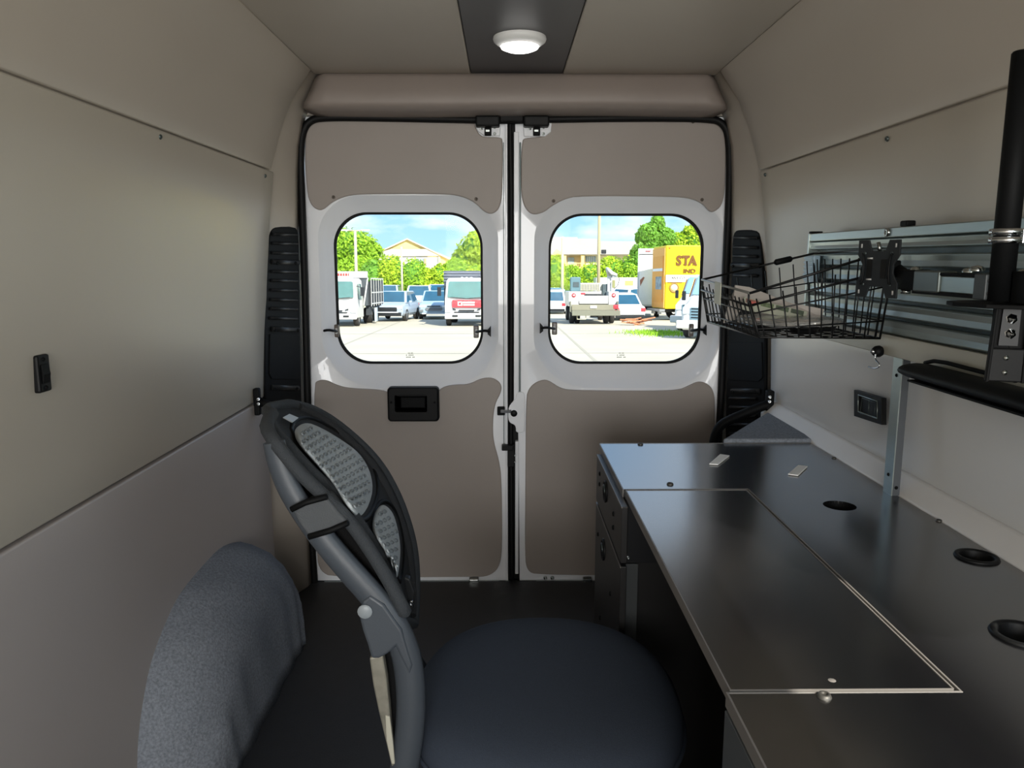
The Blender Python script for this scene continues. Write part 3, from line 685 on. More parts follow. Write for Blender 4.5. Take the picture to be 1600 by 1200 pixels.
# ================================================================ monitor arm
arm = thing('monitor_arm', (.77, 1.3, 1.2), 'black and steel monitor arm folded along the slat rail with square mounting plate', 'monitor arm')
bar = MB(); bar.bb(.770, .797, .70, 1.44, 1.209, 1.238, bev=.002); bar.build('arm_bar', M_ALU, arm)
MB().bb(.768, .799, .70, 1.45, 1.238, 1.243, bev=.001).build('top_channel', M_BLACKM, arm)
MB().bb(.768, .799, .70, 1.45, 1.203, 1.209, bev=.001).build('bottom_channel', M_BLACKM, arm)
MB().bb(.766, .800, 1.36, 1.445, 1.207, 1.246, bev=.003).build('elbow_block', mat('gunmetal', '#6b7270', .35, metal=.7), arm)
MB().bb(.770, .800, 1.44, 1.52, 1.208, 1.247, bev=.004).build('knuckle', M_BLACKM, arm)
for y in (1.30, 1.47, 1.16): MB().lathe([(.0001, .006), (.007, .005), (.011, .001), (.011, -.002)], (.783, y, 1.247), (0, 0, 1), 14).build('bolt', M_ZINC, arm)
for y in (1.50,): MB().cyl((.783, y, 1.200), (.783, y, 1.208), .009, 12).build('bolt', M_ZINC, arm)
# vesa plate, facing into the van
c0 = Vector((.745, 1.545, 1.247)); nx = Vector((-.92, -.39, 0)).normalized(); tx = Vector((.39, -.92, 0)).normalized(); tz = Vector((0, 0, 1))
hw, hh = .050, .057
V = [(-hw, hh), (-hw+.026, hh), (-hw+.034, hh-.022), (hw-.034, hh-.022), (hw-.026, hh), (hw, hh), (hw, hh-.030), (hw-.012, hh-.048), (hw-.012, -hh+.048), (hw, -hh+.030), (hw, -hh), (hw-.026, -hh), (hw-.034, -hh+.022), (-hw+.034, -hh+.022), (-hw+.026, -hh), (-hw, -hh), (-hw, -hh+.030), (-hw+.012, -hh+.048), (-hw+.012, hh-.048), (-hw, hh-.030)]
vp = MB().prism([c0+tx*a+tz*b for a, b in V], nx*-.004).build('mounting_plate', mat('plate_black', '#24282b', .45), arm, bev=.0012)
for sx in (-1, 1):
    MB().tube([c0+nx*.003+tx*(sx*(.036-.006*math.cos(a)))+tz*(.030*math.sin(a)) for a in [PI*(k/10-.5) for k in range(11)]], .0022, 6).build('stiffening_rib', M_BLACKP, vp)
    for sz in (-1, 1):
        p = c0+tx*sx*(hw-.009)+tz*sz*(hh-.011)+nx*.0006; MB().tube([p-tz*.004, p+tz*.004], .0028, 8, flat=(1, .4)).build('plate_hole', M_TAG, vp)
        p = c0+tx*sx*(hw-.018)+tz*sz*(hh-.026)+nx*.0006; MB().lathe([(.0001, .0004), (.003, .0003), (.0032, -.001)], p, nx, 10).build('plate_hole', M_ALUD, vp)
for a, b, h_ in ((-.018, 0, .017), (.016, 0, .019)):
    p = c0+tx*a+nx*.0005; MB().prism([p+tx*-.006+tz*-h_, p+tx*.006+tz*-h_, p+tx*.006+tz*h_, p+tx*-.006+tz*h_], nx*.0015).build('slot', mat('slot_black', '#050505', .6), vp)
for b in (-.021, .021): p = c0+tx*-.018+tz*b+nx*.001; MB().tube([p-tx*.006, p+tx*.006], .0018, 6).build('slot_edge', M_TAG, vp)
MB().box(c0-nx*.022+tx*.01, (.03, .036, .034), bev=.003).build('tilt_head', M_BLACKM, arm)
MB().tube([c0-nx*.03+tx*.02, Vector((.785, 1.49, 1.228))], .012, 10).build('swivel_joint', M_BLACKM, arm)
MB().tube([c0+tz*.036+nx*-.01+tx*-.005, c0+tz*.052+nx*-.012+tx*-.012], .004, 8).build('wing_screw', M_ZINC, arm)
# ================================================================ pole, clamp, bracket
PX, PY = .743, 1.150
pole = thing('display_pole', (PX, PY, 1.20), 'tall thin black steel pole standing on the right wall bracket', 'pole')
MB().cyl((PX, PY, 1.205), (PX, PY, 1.558), .0170, 24).build('tube', M_BLACKM, pole)
MB().cyl((PX, PY, 1.554), (PX, PY, 1.560), .0155, 24).build('end_plug', M_BLACKP, pole)
clp = thing('pipe_clamp', (PX, PY, 1.29), 'shiny zinc pipe clamp around the black pole', 'clamp')
for z in (1.290, 1.302): MB().lathe([(.0175, 0), (.0225, .0003), (.0232, .005), (.0225, .0095), (.0175, .0098)], (PX, PY, z), (0, 0, 1), 24).build('clamp_ring', M_CHROME, clp)
MB().bb(PX+.012, .816, PY-.020, PY-.016, 1.290, 1.311, bev=.001).build('clamp_tab', M_CHROME, clp)
MB().lathe([(.0001, .006), (.005, .005), (.006, 0)], (PX+.035, PY-.020, 1.300), (0, -1, 0), 6).build('clamp_bolt', M_ZINC, clp)
bk = thing('pole_bracket', (.76, 1.15, 1.08), 'black bolted steel angle bracket carrying the pole', 'bracket')
MB().prism([Vector((x, y, 1.196)) for x, y in ((.700, 1.215), (.69, 1.18), (.705, 1.12), (.74, 1.09), (.815, 1.08), (.815, 1.24), (.73, 1.235))], (0, 0, .006)).build('top_plate', M_BLACKM, bk, bev=.001)
cx, cy = .752, 1.135
n2 = Vector((-.35, -.94, 0)).normalized(); t2 = Vector((.94, -.35, 0)).normalized(); c2 = Vector((cx, cy, 0))
def b2(a, z, d=0): return c2+t2*a+Vector((0, 0, z))+n2*d
u_ = MB(); u_.prism([b2(-.026, 1.085), b2(.024, 1.085), b2(.024, 1.196), b2(-.022, 1.196)], n2*-.003)
u_.prism([b2(-.026, 1.085), b2(-.022, 1.085), b2(-.018, 1.196), b2(-.022, 1.196)], n2*.012); u_.prism([b2(.020, 1.085), b2(.024, 1.085), b2(.024, 1.196), b2(.020, 1.196)], n2*.012)
u_.build('upright_channel', M_BLACKM, bk, bev=.001)
MB().prism([b2(-.013, 1.140, .001), b2(.012, 1.140, .001), b2(.012, 1.194, .001), b2(-.011, 1.194, .001)], n2*.004).build('slot_plate', mat('slot_plate', '#101215', .5), bk)
lo = MB().prism([b2(-.028, 1.086, .004), b2(.026, 1.086, .004), b2(.026, 1.136, .004), b2(-.024, 1.136, .004)], n2*.005).build('lower_plate', M_BLACKP, bk, bev=.002)
for z, m_ in ((1.180, M_CHROME), (1.158, M_CHROME)):
    MB().lathe([(.0001, .012), (.003, .011), (.0035, .006), (.0065, .0055), (.0065, .001), (.008, .0005)], b2(.001, z, .005), n2, 6).build('bolt', m_, bk)
for z in (1.122, 1.100): MB().lathe([(.0001, .002), (.003, .0015), (.004, 0)], b2(-.002, z, .009), n2, 10).build('rivet', M_ZINC, lo)
MB().bb(.722, .735, 1.155, 1.185, 1.206, 1.245, bev=.002).build('side_block', mat('block_grey', '#3c4143', .5), bk)
blk = MB().bb(.745, .80, 1.085, 1.13, 1.203, 1.25, bev=.002).build('clamp_block', M_BLACKM, bk)
for z in (1.216, 1.235): MB().lathe([(.0001, .0005), (.003, .0004), (.0035, -.001)], (.728, 1.1548, z), (0, -1, 0), 10).build('bolt_hole', mat('slot_black', '#050505'), bk)
for x, y in ((.735, 1.20), (.79, 1.12)): MB().lathe([(.0001, .006), (.008, .004), (.011, 0), (.011, -.003)], (x, y, 1.252), (0, 0, 1), 14).build('bolt', M_ZINC, bk)
# light bar below the rail
lb = thing('light_bar', (.79, 1.1, 1.045), 'long black rounded light bar below the slat rail at the right', 'light')
pts = [Vector((.786, y, 1.058)) for y in (1.462, 1.458, 1.445, 1.42, 1.0, .66)]
MB().tube(pts, [.010, .028, .036, .040, .041, .041], 16, flat=(1, .36), up=(0, 0, 1)).build('bar_shell', M_BLACKP, lb)
MB().bb(.752, .80, .68, 1.41, 1.041, 1.045, bev=.001).build('bar_lens', M_BLACKM, lb)
MB().tube(smoothpoly([(.80, 1.44, 1.072), (.80, 1.40, 1.082), (.81, 1.30, 1.078), (.815, 1.20, 1.076)], 1, False), .004, 6).build('power_cable', M_BLACKM, lb)
# hook under the rail
hk = thing('wall_hook', (.81, 1.66, 1.02), 'small chrome hook with black knob under the basket corner', 'hook')
c = on(1371, 549, 0, .812); MB().lathe([(.0001, .012), (.008, .010), (.012, .004), (.013, -.004), (.010, -.010)], c, (-1, -.2, 0), 16).build('knob', M_BLACKP, hk)
MB().lathe([(.0001, .016), (.004, .015), (.005, .011)], c, (-1, -.2, 0), 10).build('hook_screw', M_CHROME, hk)
X = .80
MB().tube(smoothpoly([on(1368, 553, 0, X), on(1367, 562, 0, X), on(1374, 568, 0, X), on(1374, 574, 0, X), on(1365, 576, 0, X), on(1357, 573, 0, X)], 2, False), .0018, 7).build('hook', M_CHROME, hk)

# ================================================================ wire basket
bs = thing('wire_basket', (.66, 1.79, 1.10), 'black wire basket hanging on the slat rail with a foil bag and booklet in it', 'basket')
W = mat('black_wire', '#151617', .35, metal=.3); WL = mat('worn_wire', '#8c8d88', .35, metal=.6)
A = on(1097, 437, 0, .50); B = on(1172, 458, 0, .505); C_ = Vector((.806, 1.60, 1.287)); D = on(1272, 396, 0, .80)
a_ = on(1106, 503, 0, .515); b_ = on(1186, 527, 0, .52); c_ = Vector((.806, 1.635, 1.098)); d_ = Vector((.806, D.y-.03, 1.098))
r1 = .0028; dn = Vector((0, 0, -.026))
def wire(p, q, r=.0016, m=W, nm='wire'): return MB().tube([p, q], r, 6).build(nm, m, bs)
MB().tube([A, B, C_, D], r1, 8, closed=True).build('top_rim', W, bs)
MB().tube([A+dn, B+dn, C_+dn*1.6], r1, 8).build('lower_rim', W, bs)
MB().tube([A, B], r1*1.02, 8).build('front_rim', WL, bs)
for p, q in ((A, B), (B, C_)):
    for t in (.02, .33, .98) if p is A else (.5,): x = p.lerp(q, t); wire(x, x+dn*(1 if p is A else 1.4), .0022)
def side(p, q, pb, qb, n, t0=0, horiz=(.35, .78)):
    for k in range(n):
        t = (k+.5)/n; wire(p.lerp(q, t)+dn*.6, pb.lerp(qb, t))
    for h in horiz: wire((p+dn*.6).lerp(pb, h), (q+dn*.6).lerp(qb, h), .0018)
side(A, B, a_, b_, 13); side(B, C_, b_, c_, 11); side(A, D, a_, d_, 8); side(D, C_, d_, c_, 9)
for p, q in ((A+dn*.6, a_), (B+dn*.6, b_), (C_+dn*.6, c_), (D+dn*.6, d_)): wire(p, q, .0024)
for t in [k/7 for k in range(8)]: wire(a_.lerp(d_, t), b_.lerp(c_, t), .0016)
for t in [k/9 for k in range(10)]: wire(a_.lerp(b_, t), d_.lerp(c_, t), .0016)
MB().tube([a_, b_, c_, d_], .0024, 8, closed=True).build('bottom_rim', W, bs)
p = A.lerp(D, .64); q = A.lerp(D, .80); MB().tube([p, p.lerp(q, .1), p.lerp(q, .9), q], [.004, .008, .008, .004], 10).build('grip', M_BLACKM, bs)
lp_ = A.lerp(B, .36); e1 = (B-A).normalized()
MB().prism([lp_+Vector((-.004, 0, .006)), lp_+e1*.05+Vector((-.004, 0, .006)), lp_+e1*.05+Vector((-.004, 0, -.045)), lp_+Vector((-.004, 0, -.045))], (-.002, 0, 0)).build('label_holder', mat('cream_plate', '#c9c8b4', .4), bs, bev=.001)
# contents
fb = thing('food_bag', (.66, 1.80, 1.105), 'crinkled silver bag lying over black cups in the wire basket', 'bag')
rnd = random.Random(3); rows = []
for i in range(19):
    r = []
    for j in range(28):
        a = 2*PI*j/28; ph = PI*i/18; rr = math.sin(ph)**.6
        nx_ = rnd.uniform(-.008, .008)*min(1, math.sin(ph)*2); r.append(Vector((.665+rr*.118*math.cos(a)+nx_, 1.785+rr*.125*math.sin(a)+nx_, 1.126+.011*math.cos(ph)+rnd.uniform(-.004, .004)*math.sin(ph))))
    rows.append(r)
MB().grid(rows, closeu=True, smooth=False).build('foil_bag', M_FOIL, fb)
for x, y in ((.60, 1.74), (.67, 1.71), (.73, 1.76), (.66, 1.83)): MB().lathe([(.0001, .0), (.028, 0), (.030, .004), (.033, .012), (.035, .012), (.035, .015), (.0001, .015)], (x, y, 1.103), (0, 0, 1), 20).build('cup', M_BLACKP, fb)
bkl = thing('booklet', (.66, 1.86, 1.12), 'folded pale leaflet with small garden pictures standing in the wire basket', 'leaflet')
Y1 = 1.80
P = [on(1152, 447, 1, Y1), on(1158, 446, 1, Y1), on(1182, 452, 1, Y1), on(1287, 484, 1, Y1), on(1283, 499, 1, Y1), on(1262, 498, 1, Y1), on(1150, 488, 1, Y1)]
P = [on(1153, 446, 1, Y1), on(1175, 449, 1, Y1), on(1240, 474, 1, Y1), on(1288, 483, 1, Y1), on(1284, 496, 1, Y1), on(1165, 480, 1, Y1), on(1146, 468, 1, Y1)]
P = [Vector((p.x, p.y+(.02 if i < 3 else 0), p.z)) for i, p in enumerate(P)]
MB().prism(P, (0, .006, 0)).build('back_page', M_CARD, bkl)
cols = ['#8a5a4a', '#5c6b45', '#44523a', '#3f4a38']
Y2 = 1.775
MB().prism([on(1163, 464, 1, Y2), on(1262, 487, 1, Y2), on(1258, 499, 1, Y2), on(1157, 484, 1, Y2)], (0, .003, 0)).build('front_page', mat('leaflet_green_grey', '#a5a795', .6), bkl)
for k in range(4):
    u0 = 1166+k*23.5; v0 = 466+k*5.3
    MB().prism([on(u0, v0, 1, Y2-.001), on(u0+20, v0+4.5, 1, Y2-.001), on(u0+18.5, v0+11.5, 1, Y2-.001), on(u0-1, v0+6.5, 1, Y2-.001)], (0, .001, 0)).build('picture', mat('leaflet_picture_%d' % k, cols[k], .5, noise=.5, nscale=120), bkl)
MB().prism([on(1168, 470, 1, Y2-.003), on(1182, 472, 1, Y2-.003), on(1180, 478, 1, Y2-.003), on(1170, 477, 1, Y2-.003)], (0, .001, 0)).build('picture', mat('leaflet_red', '#c4574a', .5), bkl)
pk = MB().prism([on(1140, 470, 1, 1.86), on(1152, 446, 1, 1.86), on(1160, 480, 1, 1.86), on(1148, 500, 1, 1.86), on(1130, 505, 1, 1.86)], (0, .004, 0)).build('paper_sheet', M_CARD, bkl)

# ================================================================ office chair
ch = thing('office_chair', (.075, 1.355, 0), 'black mesh-back office chair with grey pads and round blue-black seat', 'chair')
YN, YF = 1.17, 1.60
near_px = [(425, 647), (415, 662), (421, 680), (440, 704), (470, 741), (508, 776), (545, 812), (580, 862), (606, 905), (622, 935), (632, 955)]
far_px = [(452, 632), (482, 638), (515, 655), (552, 684), (590, 722), (617, 768), (635, 815), (646, 860), (649, 905), (648, 945), (646, 975)]
def resample(P, n):
    P = [Vector(p) for p in P]; P = [P[0]]+smoothpoly(P, 2, False)[1:-1]+[P[-1]]
    L = [0]
    for a, b in zip(P, P[1:]): L.append(L[-1]+(b-a).length)
    out_ = []
    for i in range(n):
        s = L[-1]*i/(n-1); k = max(j for j in range(len(L)) if L[j] <= s+1e-9); k = min(k, len(P)-2)
        out_.append(P[k].lerp(P[k+1], (s-L[k])/(L[k+1]-L[k]+1e-9)))
    return out_
NT = 40
npx = resample([(*p, 0) for p in near_px], NT); fpx = resample([(*p, 0) for p in far_px], NT)
def yN(t): return YN+.11*max(0, 1-t/.16)**2
def yF(t): return YF-.10*max(0, 1-t/.16)**2-.08*max(0, (t-.8)/.2)**2
NE = [on(p.x, p.y, 1, yN(i/(NT-1))) for i, p in enumerate(npx)]; FE = [on(p.x, p.y, 1, yF(i/(NT-1))) for i, p in enumerate(fpx)]
NS = 24
def surf(i, s):
    p = NE[i].lerp(FE[i], s); p.x -= .022*math.sin(PI*s); return p
S = [[surf(i, j/NS) for j in range(NS+1)] for i in range(NT)]
back = MB(); back.grid(S)
bo = back.build('mesh_back', M_MESH, ch, solid=.008)
fwd = lambda i, j: (S[min(i+1, NT-1)][j]-S[max(i-1, 0)][j]).cross(S[i][min(j+1, NS)]-S[i][max(j-1, 0)]).normalized()
FS = 1 if fwd(20, 12).x > 0 else -1
PJ = [[proj(S[i][j]) for j in range(NS+1)] for i in range(NT)]
def onsurf(u, v, d=.0):
    "surface point whose raised copy shows at (u, v)"
    if d < .004: return onsurf0(u, v, d)
    a = proj(onsurf0(u, v, 0)); b = proj(onsurf0(u, v, d)); return onsurf0(u-(b[0]-a[0]), v-(b[1]-a[1]), d)
def onsurf0(u, v, d=.0):
    best = min(((PJ[i][j][0]-u)**2+(PJ[i][j][1]-v)**2, i, j) for i in range(NT) for j in range(NS+1)); _, i, j = best
    # refine inside the cell by least squares on the projected tangents
    i0, i1 = max(i-1, 0), min(i+1, NT-1); j0, j1 = max(j-1, 0), min(j+1, NS)
    du = ((PJ[i1][j][0]-PJ[i0][j][0])/(i1-i0), (PJ[i1][j][1]-PJ[i0][j][1])/(i1-i0)); dv = ((PJ[i][j1][0]-PJ[i][j0][0])/(j1-j0), (PJ[i][j1][1]-PJ[i][j0][1])/(j1-j0))
    eu, ev = u-PJ[i][j][0], v-PJ[i][j][1]; det = du[0]*dv[1]-du[1]*dv[0]
    a = (eu*dv[1]-ev*dv[0])/det; b = (du[0]*ev-du[1]*eu)/det; a = max(-.7, min(.7, a)); b = max(-.7, min(.7, b))
    pt = S[i][j]+(S[i1][j]-S[i0][j])*(a/(i1-i0))+(S[i][j1]-S[i][j0])*(b/(j1-j0))
    return pt+fwd(i, j)*FS*d
# rim piping
rim = [r[0] for r in S]+[S[-1][j] for j in range(1, NS)]+[r[-1] for r in reversed(S)]+[S[0][j] for j in range(NS-1, 0, -1)]
MB().tube(rim, .0115, 8, closed=True).build('rim_piping', mat('rim_fabric', '#33373b', .8, bump=.8, bscale=500), ch)
rim2 = [surf(i, .10)+fwd(i, 2)*FS*.004 for i in range(2, NT-1)]
MB().tube(rim2, .012, 8, flat=(1, 1)).build('side_band', mat('rim_fabric', '#33373b'), ch)
rim3 = [surf(i, .90)+fwd(i, 21)*FS*.004 for i in range(2, NT-1)]
MB().tube(rim3, .010, 8).build('side_band', M_MESH, ch)
def pad(px, name):
    P = smoothpoly([(*p, 0) for p in px], 2); cxy = sum(P, Vector((0, 0, 0)))/len(P)
    rows = []
    for k, d in ((1.10, .002), (1.0, .010), (.93, .018), (.8, .021), (.6, .022), (.4, .0225), (.2, .0225), (.02, .0225)):
        rows.append([onsurf(cxy.x+(p.x-cxy.x)*k, cxy.y+(p.y-cxy.y)*k, d) for p in P])
    o = MB().grid(rows[1:], closeu=True).build(name, M_PAD, ch)
    MB().tube(rows[0][:: 2], .006, 6, closed=True).build('pad_edge', M_BLACKM, o)
    return cxy, P, o
c1, P1, o1 = pad([(458, 676), (466, 664), (482, 660), (505, 670), (535, 688), (562, 708), (578, 735), (583, 762), (578, 785), (567, 806), (555, 808), (540, 790), (520, 757), (490, 722), (466, 695)], 'upper_pad')
c2_, P2, o2 = pad([(580, 822), (586, 800), (594, 789), (604, 790), (615, 803), (622, 828), (626, 855), (624, 885), (620, 908), (612, 890), (598, 862), (586, 843)], 'lumbar_pad')
# embossed ring pattern of the pads
def rings(P, cxy, par, st, k=.90):
    mb = MB(); poly = [cxy+(p-cxy)*k for p in P]
    def inside(x, y):
        c = False; n = len(poly)
        for i in range(n):
            a, b = poly[i], poly[(i+1) % n]
            if (a.y > y) != (b.y > y) and x < (b.x-a.x)*(y-a.y)/(b.y-a.y+1e-9)+a.x: c = not c
        return c
    for r in range(-14, 15):
        for q in range(-20, 21):
            x = cxy.x+q*7.6*.83+r*9.5*.62; y = cxy.y-q*7.6*.5+r*9.5*1.1
            if inside(x, y):
                g = [onsurf(x+2.7*math.cos(2*PI*t/8), y+2.6*math.sin(2*PI*t/8), .0228) for t in range(8)]
                mb.tube(g, .0016, 4, closed=True)
    o = mb.build('pad_embossing', mat('pad_emboss', '#949b9f', .8), par); o['kind'] = 'stuff'
rings(P1, c1, o1, 1); rings(P2, c2_, o2, 1, .84)
tp = [onsurf(u, v, .012) for u, v in ((441, 653), (451, 648), (465, 654), (456, 661))]
MB().prism(tp, fwd(2, 10)*FS*.002).build('care_tag', M_TAG, ch)
# frame tubes behind the mesh
fr_px = [(428, 690), (436, 725), (452, 765), (482, 812), (515, 855), (548, 893), (582, 930), (612, 968), (634, 1015), (642, 1070), (642, 1130), (632, 1200), (622, 1260)]
fp = smoothpoly([on(u, v, 1, 1.175) for u, v in fr_px], 2, False); nfp = len(fp)
rad = [lerp(.014, .020, min(1, i/nfp*1.5)) for i in range(nfp)]
MB().tube(fp, rad, 14, flat=(.8, 1.22)).build('frame_arm', M_CHAIRF, ch)
fi = [min(NT-1, 4+int((NT-5)*i/(nfp-1)*1.35)) for i in range(nfp)]
ff = [Vector((FE[k].x-.055, FE[k].y-.03, FE[k].z-.03)) for k in sorted(set(fi))]; ff += [Vector((-.20, 1.53, .44)), Vector((-.17, 1.52, .39))]; nff = len(ff); MB().tube(ff, .013, 10).build('frame_arm', M_CHAIRF, ch)
for i in (int(nfp*.16), int(nfp*.36)): k2 = int(i/nfp*nff*1.2); MB().tube([fp[i], Vector(((fp[i].x+ff[k2].x)/2-.02, 1.385, (fp[i].z+ff[k2].z)/2)), ff[k2]], .011, 8).build('cross_bar', M_BLACKM, ch)
# hub plate and inner blade of the near arm
hp_ = [(566, 940), (578, 930), (600, 945), (628, 985), (645, 1040), (640, 1060), (618, 1012), (606, 1022), (592, 1030), (580, 1030), (574, 1008), (566, 985), (560, 960)]
MB().prism([on(u, v, 1, 1.158) for u, v in hp_], (0, .022, 0)).build('hub_plate', M_CHAIRF, ch, bev=.005, bseg=3)
a = on(570, 956, 1, 1.156); MB().lathe([(.0001, .002), (.010, .002), (.012, 0)], a, (0, -1, 0), 16).build('hub_cap', mat('light_grey_plastic', '#8d9498', .4), ch)
MB().prism([on(u, v, 1, 1.160) for u, v in ((577, 1028), (598, 1024), (604, 1060), (608, 1100), (612, 1150), (617, 1195), (612, 1200), (604, 1165), (592, 1115), (583, 1072))], (0, .018, 0)).build('steel_blade', mat('worn_steel', '#8d8a7e', .5, metal=.4, noise=.35, nscale=30), ch, bev=.003)
MB().prism([on(u, v, 1, 1.158) for u, v in ((602, 1118), (609, 1120), (614, 1160), (617, 1194), (612, 1194), (604, 1158))], (0, .006, 0)).build('blade_end', mat('pale_plastic', '#b5b3a4', .5), ch, bev=.001)
# dark side skin between arm and mesh
NE2 = resample([tuple(p) for p in NE], 30); FP2 = resample([tuple(fp[k]) for k in range(0, int(nfp*.60))], 30)
sk = [[FP2[i].lerp(NE2[min(29, int(i*1.0))], t) for t in [k/6 for k in range(7)]] for i in range(30)]
for i, r in enumerate(sk):
    for k, p in enumerate(r): p.y = lerp(1.182, p.y+.012, k/6)+.02*math.sin(PI*k/6)
MB().grid(sk).build('side_skin', mat('skin_black', '#0b0b0c', .8, bump=.5, bscale=400, spec=.2), ch, solid=.004)
MB().tube([on(616, 1018, 1, 1.20), on(612, 1055, 1, 1.20)], .006, 8).build('steel_rod', M_ZINC, ch)
MB().prism([on(u, v, 1, 1.19) for u, v in ((594, 1030), (618, 1012), (634, 1060), (636, 1140), (622, 1200), (606, 1120))], (0, .02, 0)).build('inner_web', M_BLACKM, ch)
# elastic strap around arm and mesh
stp = [(456, 797), (478, 787), (510, 778), (528, 800), (543, 816), (516, 828), (482, 838), (468, 820)]
MB().prism([on(u, v, 1, 1.153) for u, v in stp], (0, .045, 0)).build('strap', mat('strap_grey', '#4d5053', .75, bump=.6, bscale=600), ch, bev=.005, bseg=3)
for q in ([(455, 796), (478, 785), (511, 776)], [(482, 839), (516, 829), (544, 817)]): MB().tube([on(u, v, 1, 1.150) for u, v in q], .005, 6).build('strap_hem', M_BLACKM, ch)
# lower bracket under the mesh
MB().prism([on(u, v, 1, 1.50) for u, v in ((618, 898), (640, 905), (648, 925), (645, 960), (630, 975), (616, 940))], (0, .02, 0)).build('lumbar_bracket', mat('bracket_dark', '#2c2e30', .5), ch, bev=.003)
p = on(642, 942, 1, 1.49); plate_screw(ch, p, (.2, -1, 0), .006, M_CHROME)
# seat
sx, sy, scx, scy = .252, .285, .078, 1.345
def sring(k, z, e=2.25):
    r = []
    for j in range(56):
        a = 2*PI*j/56; cx_ = math.copysign(abs(math.cos(a))**(2/e), math.cos(a)); sy_ = math.copysign(abs(math.sin(a))**(2/e), math.sin(a))
        r.append(Vector((scx+sx*k*cx_, scy+sy*k*sy_, z)))
    return r
MB().grid([sring(.0005, .4992), sring(.25, .499), sring(.5, .498), sring(.7, .494), sring(.84, .486), sring(.93, .474), sring(.98, .458), sring(1, .44), sring(.995, .424), sring(.96, .412), sring(.9, .408), sring(.5, .406), sring(.02, .406)], closeu=True).build('seat_cushion', M_SEAT, ch)
MB().tube(sring(1.0, .424)[:: 1], .005, 6, closed=True).build('seat_piping', M_SEAT, ch)
MB().bb(scx-.11, scx+.11, scy-.10, scy+.10, .36, .408, bev=.01).build('seat_mechanism', M_BLACKM, ch)
MB().tube([Vector((fp[-1].x, 1.175, fp[-1].z)), Vector((-.10, 1.22, .39)), Vector((0, 1.30, .385))], .02, 8).build('arm_mount', M_CHAIRF, ch)
MB().tube([ff[-1], Vector((-.10, 1.5, .39)), Vector((0, 1.42, .385))], .018, 8).build('arm_mount', M_CHAIRF, ch)
MB().lathe([(.0001, .10), (.028, .10), (.028, .26), (.018, .26), (.018, .37), (.0001, .37)], (scx, scy, 0), (0, 0, 1), 16).build('gas_lift', M_BLACKP, ch)
for k in range(5):
    a = 2*PI*k/5+.4; dv = Vector((math.cos(a), math.sin(a), 0)); c5 = Vector((scx, scy, 0))
    lg = MB().tube([c5+Vector((0, 0, .12)), c5+dv*.14+Vector((0, 0, .105)), c5+dv*.27+Vector((0, 0, .075))], [.028, .022, .015], 8).build('base_leg', M_BLACKP, ch)
    pv = Vector((-dv.y, dv.x, 0)); e = c5+dv*.27
    cs = MB()
    for s_ in (-1, 1): cs.cyl(e+pv*.006*s_+Vector((0, 0, .027)), e+pv*.024*s_+Vector((0, 0, .027)), .0268, 18)
    cs.build('caster', M_BLACKM, lg)
# ================================================================ outdoors: a parking lot that slopes away behind the van
SL = math.radians(2.0); GZ = -.70
def OG(x, d, h=0): return Vector((x, d*math.cos(SL)+h*math.sin(SL), GZ-d*math.sin(SL)+h*math.cos(SL)))
ORX = (-SL, 0, 0)
def UX(u, d): return (u-788)/1216*d
def HV(v, d): return 1.97+(444-v)/1216*d
M_CONC = mat('pale_concrete', '#bdb7a6', .9, noise=.10, nscale=.35, spec=.2)
g = MB()
for i in range(12): pass
g.add([OG(-160, 3.4), OG(160, 3.4), OG(160, 260), OG(-160, 260)], [(0, 1, 2, 3)]); g.add([OG(-160, -40), OG(160, -40), OG(160, 3.4), OG(-160, 3.4)], [(0, 1, 2, 3)])
gro = g.build('ground', M_CONC, None); gro['kind'] = 'structure'; gro['label'] = 'pale concrete parking lot'
jm = MB()
for d in (14, 21, 30): jm.add([OG(-60, d, .004), OG(60, d+2, .004), OG(60, d+2.12, .004), OG(-60, d+.12, .004)], [(0, 1, 2, 3)])
for x in (-12, -5, 2.2, 9): jm.add([OG(x, 6, .004), OG(x+.1, 6, .004), OG(x*1.2+.1, 60, .004), OG(x*1.2, 60, .004)], [(0, 1, 2, 3)])
jm.build('pavement_joint', mat('joint_grey', '#a8a292', .9), gro)
def othing(name, x, d, label, cat, group=None, yaw=0, h=0):
    o = thing(name, OG(x, d, h), label, cat, group); o.rotation_euler = (-SL, 0, yaw); return o
LB = lambda mb, name, mt, par, **k: mb.build(name, mt, par, world=False, **k)
M_GLASSC = mat('car_glass', '#2b566e', .08, spec=.8, noise=.25, nscale=2)
M_GLASSP = mat('truck_glass', '#5a807c', .1, spec=.8, noise=.2, nscale=2)
M_TYRE = mat('tyre', '#2c2b2a', .8); M_HUB = mat('wheel_hub', '#a9abad', .35, metal=.7)
M_LAMPG = mat('headlamp_glass', '#d6dde0', .1, spec=.8); M_RED = mat('tail_lamp', '#c8404a', .2)
M_TRIM = mat('dark_trim', '#1d2126', .5); M_PLATE = mat('number_plate', '#e8e8e4', .5)
M_TW = mat('truck_white', '#d2d2ce', .35)
def wheel(par, x, y, r, w_=.22, name='wheel'):
    mb = MB(); s = 1 if x > 0 else -1
    mb.lathe([(r*.55, -w_/2), (r*.9, -w_/2), (r, -w_*.35), (r, w_*.35), (r*.9, w_/2), (r*.62, w_/2)], (x, y, r), (s, 0, 0), 20)
    o = LB(mb, name, M_TYRE, par)
    LB(MB().lathe([(r*.62, w_/2-.02), (r*.58, w_/2-.03), (r*.3, w_/2-.01), (.001, w_/2)], (x, y, r), (s, 0, 0), 12), 'hub', M_HUB, o)
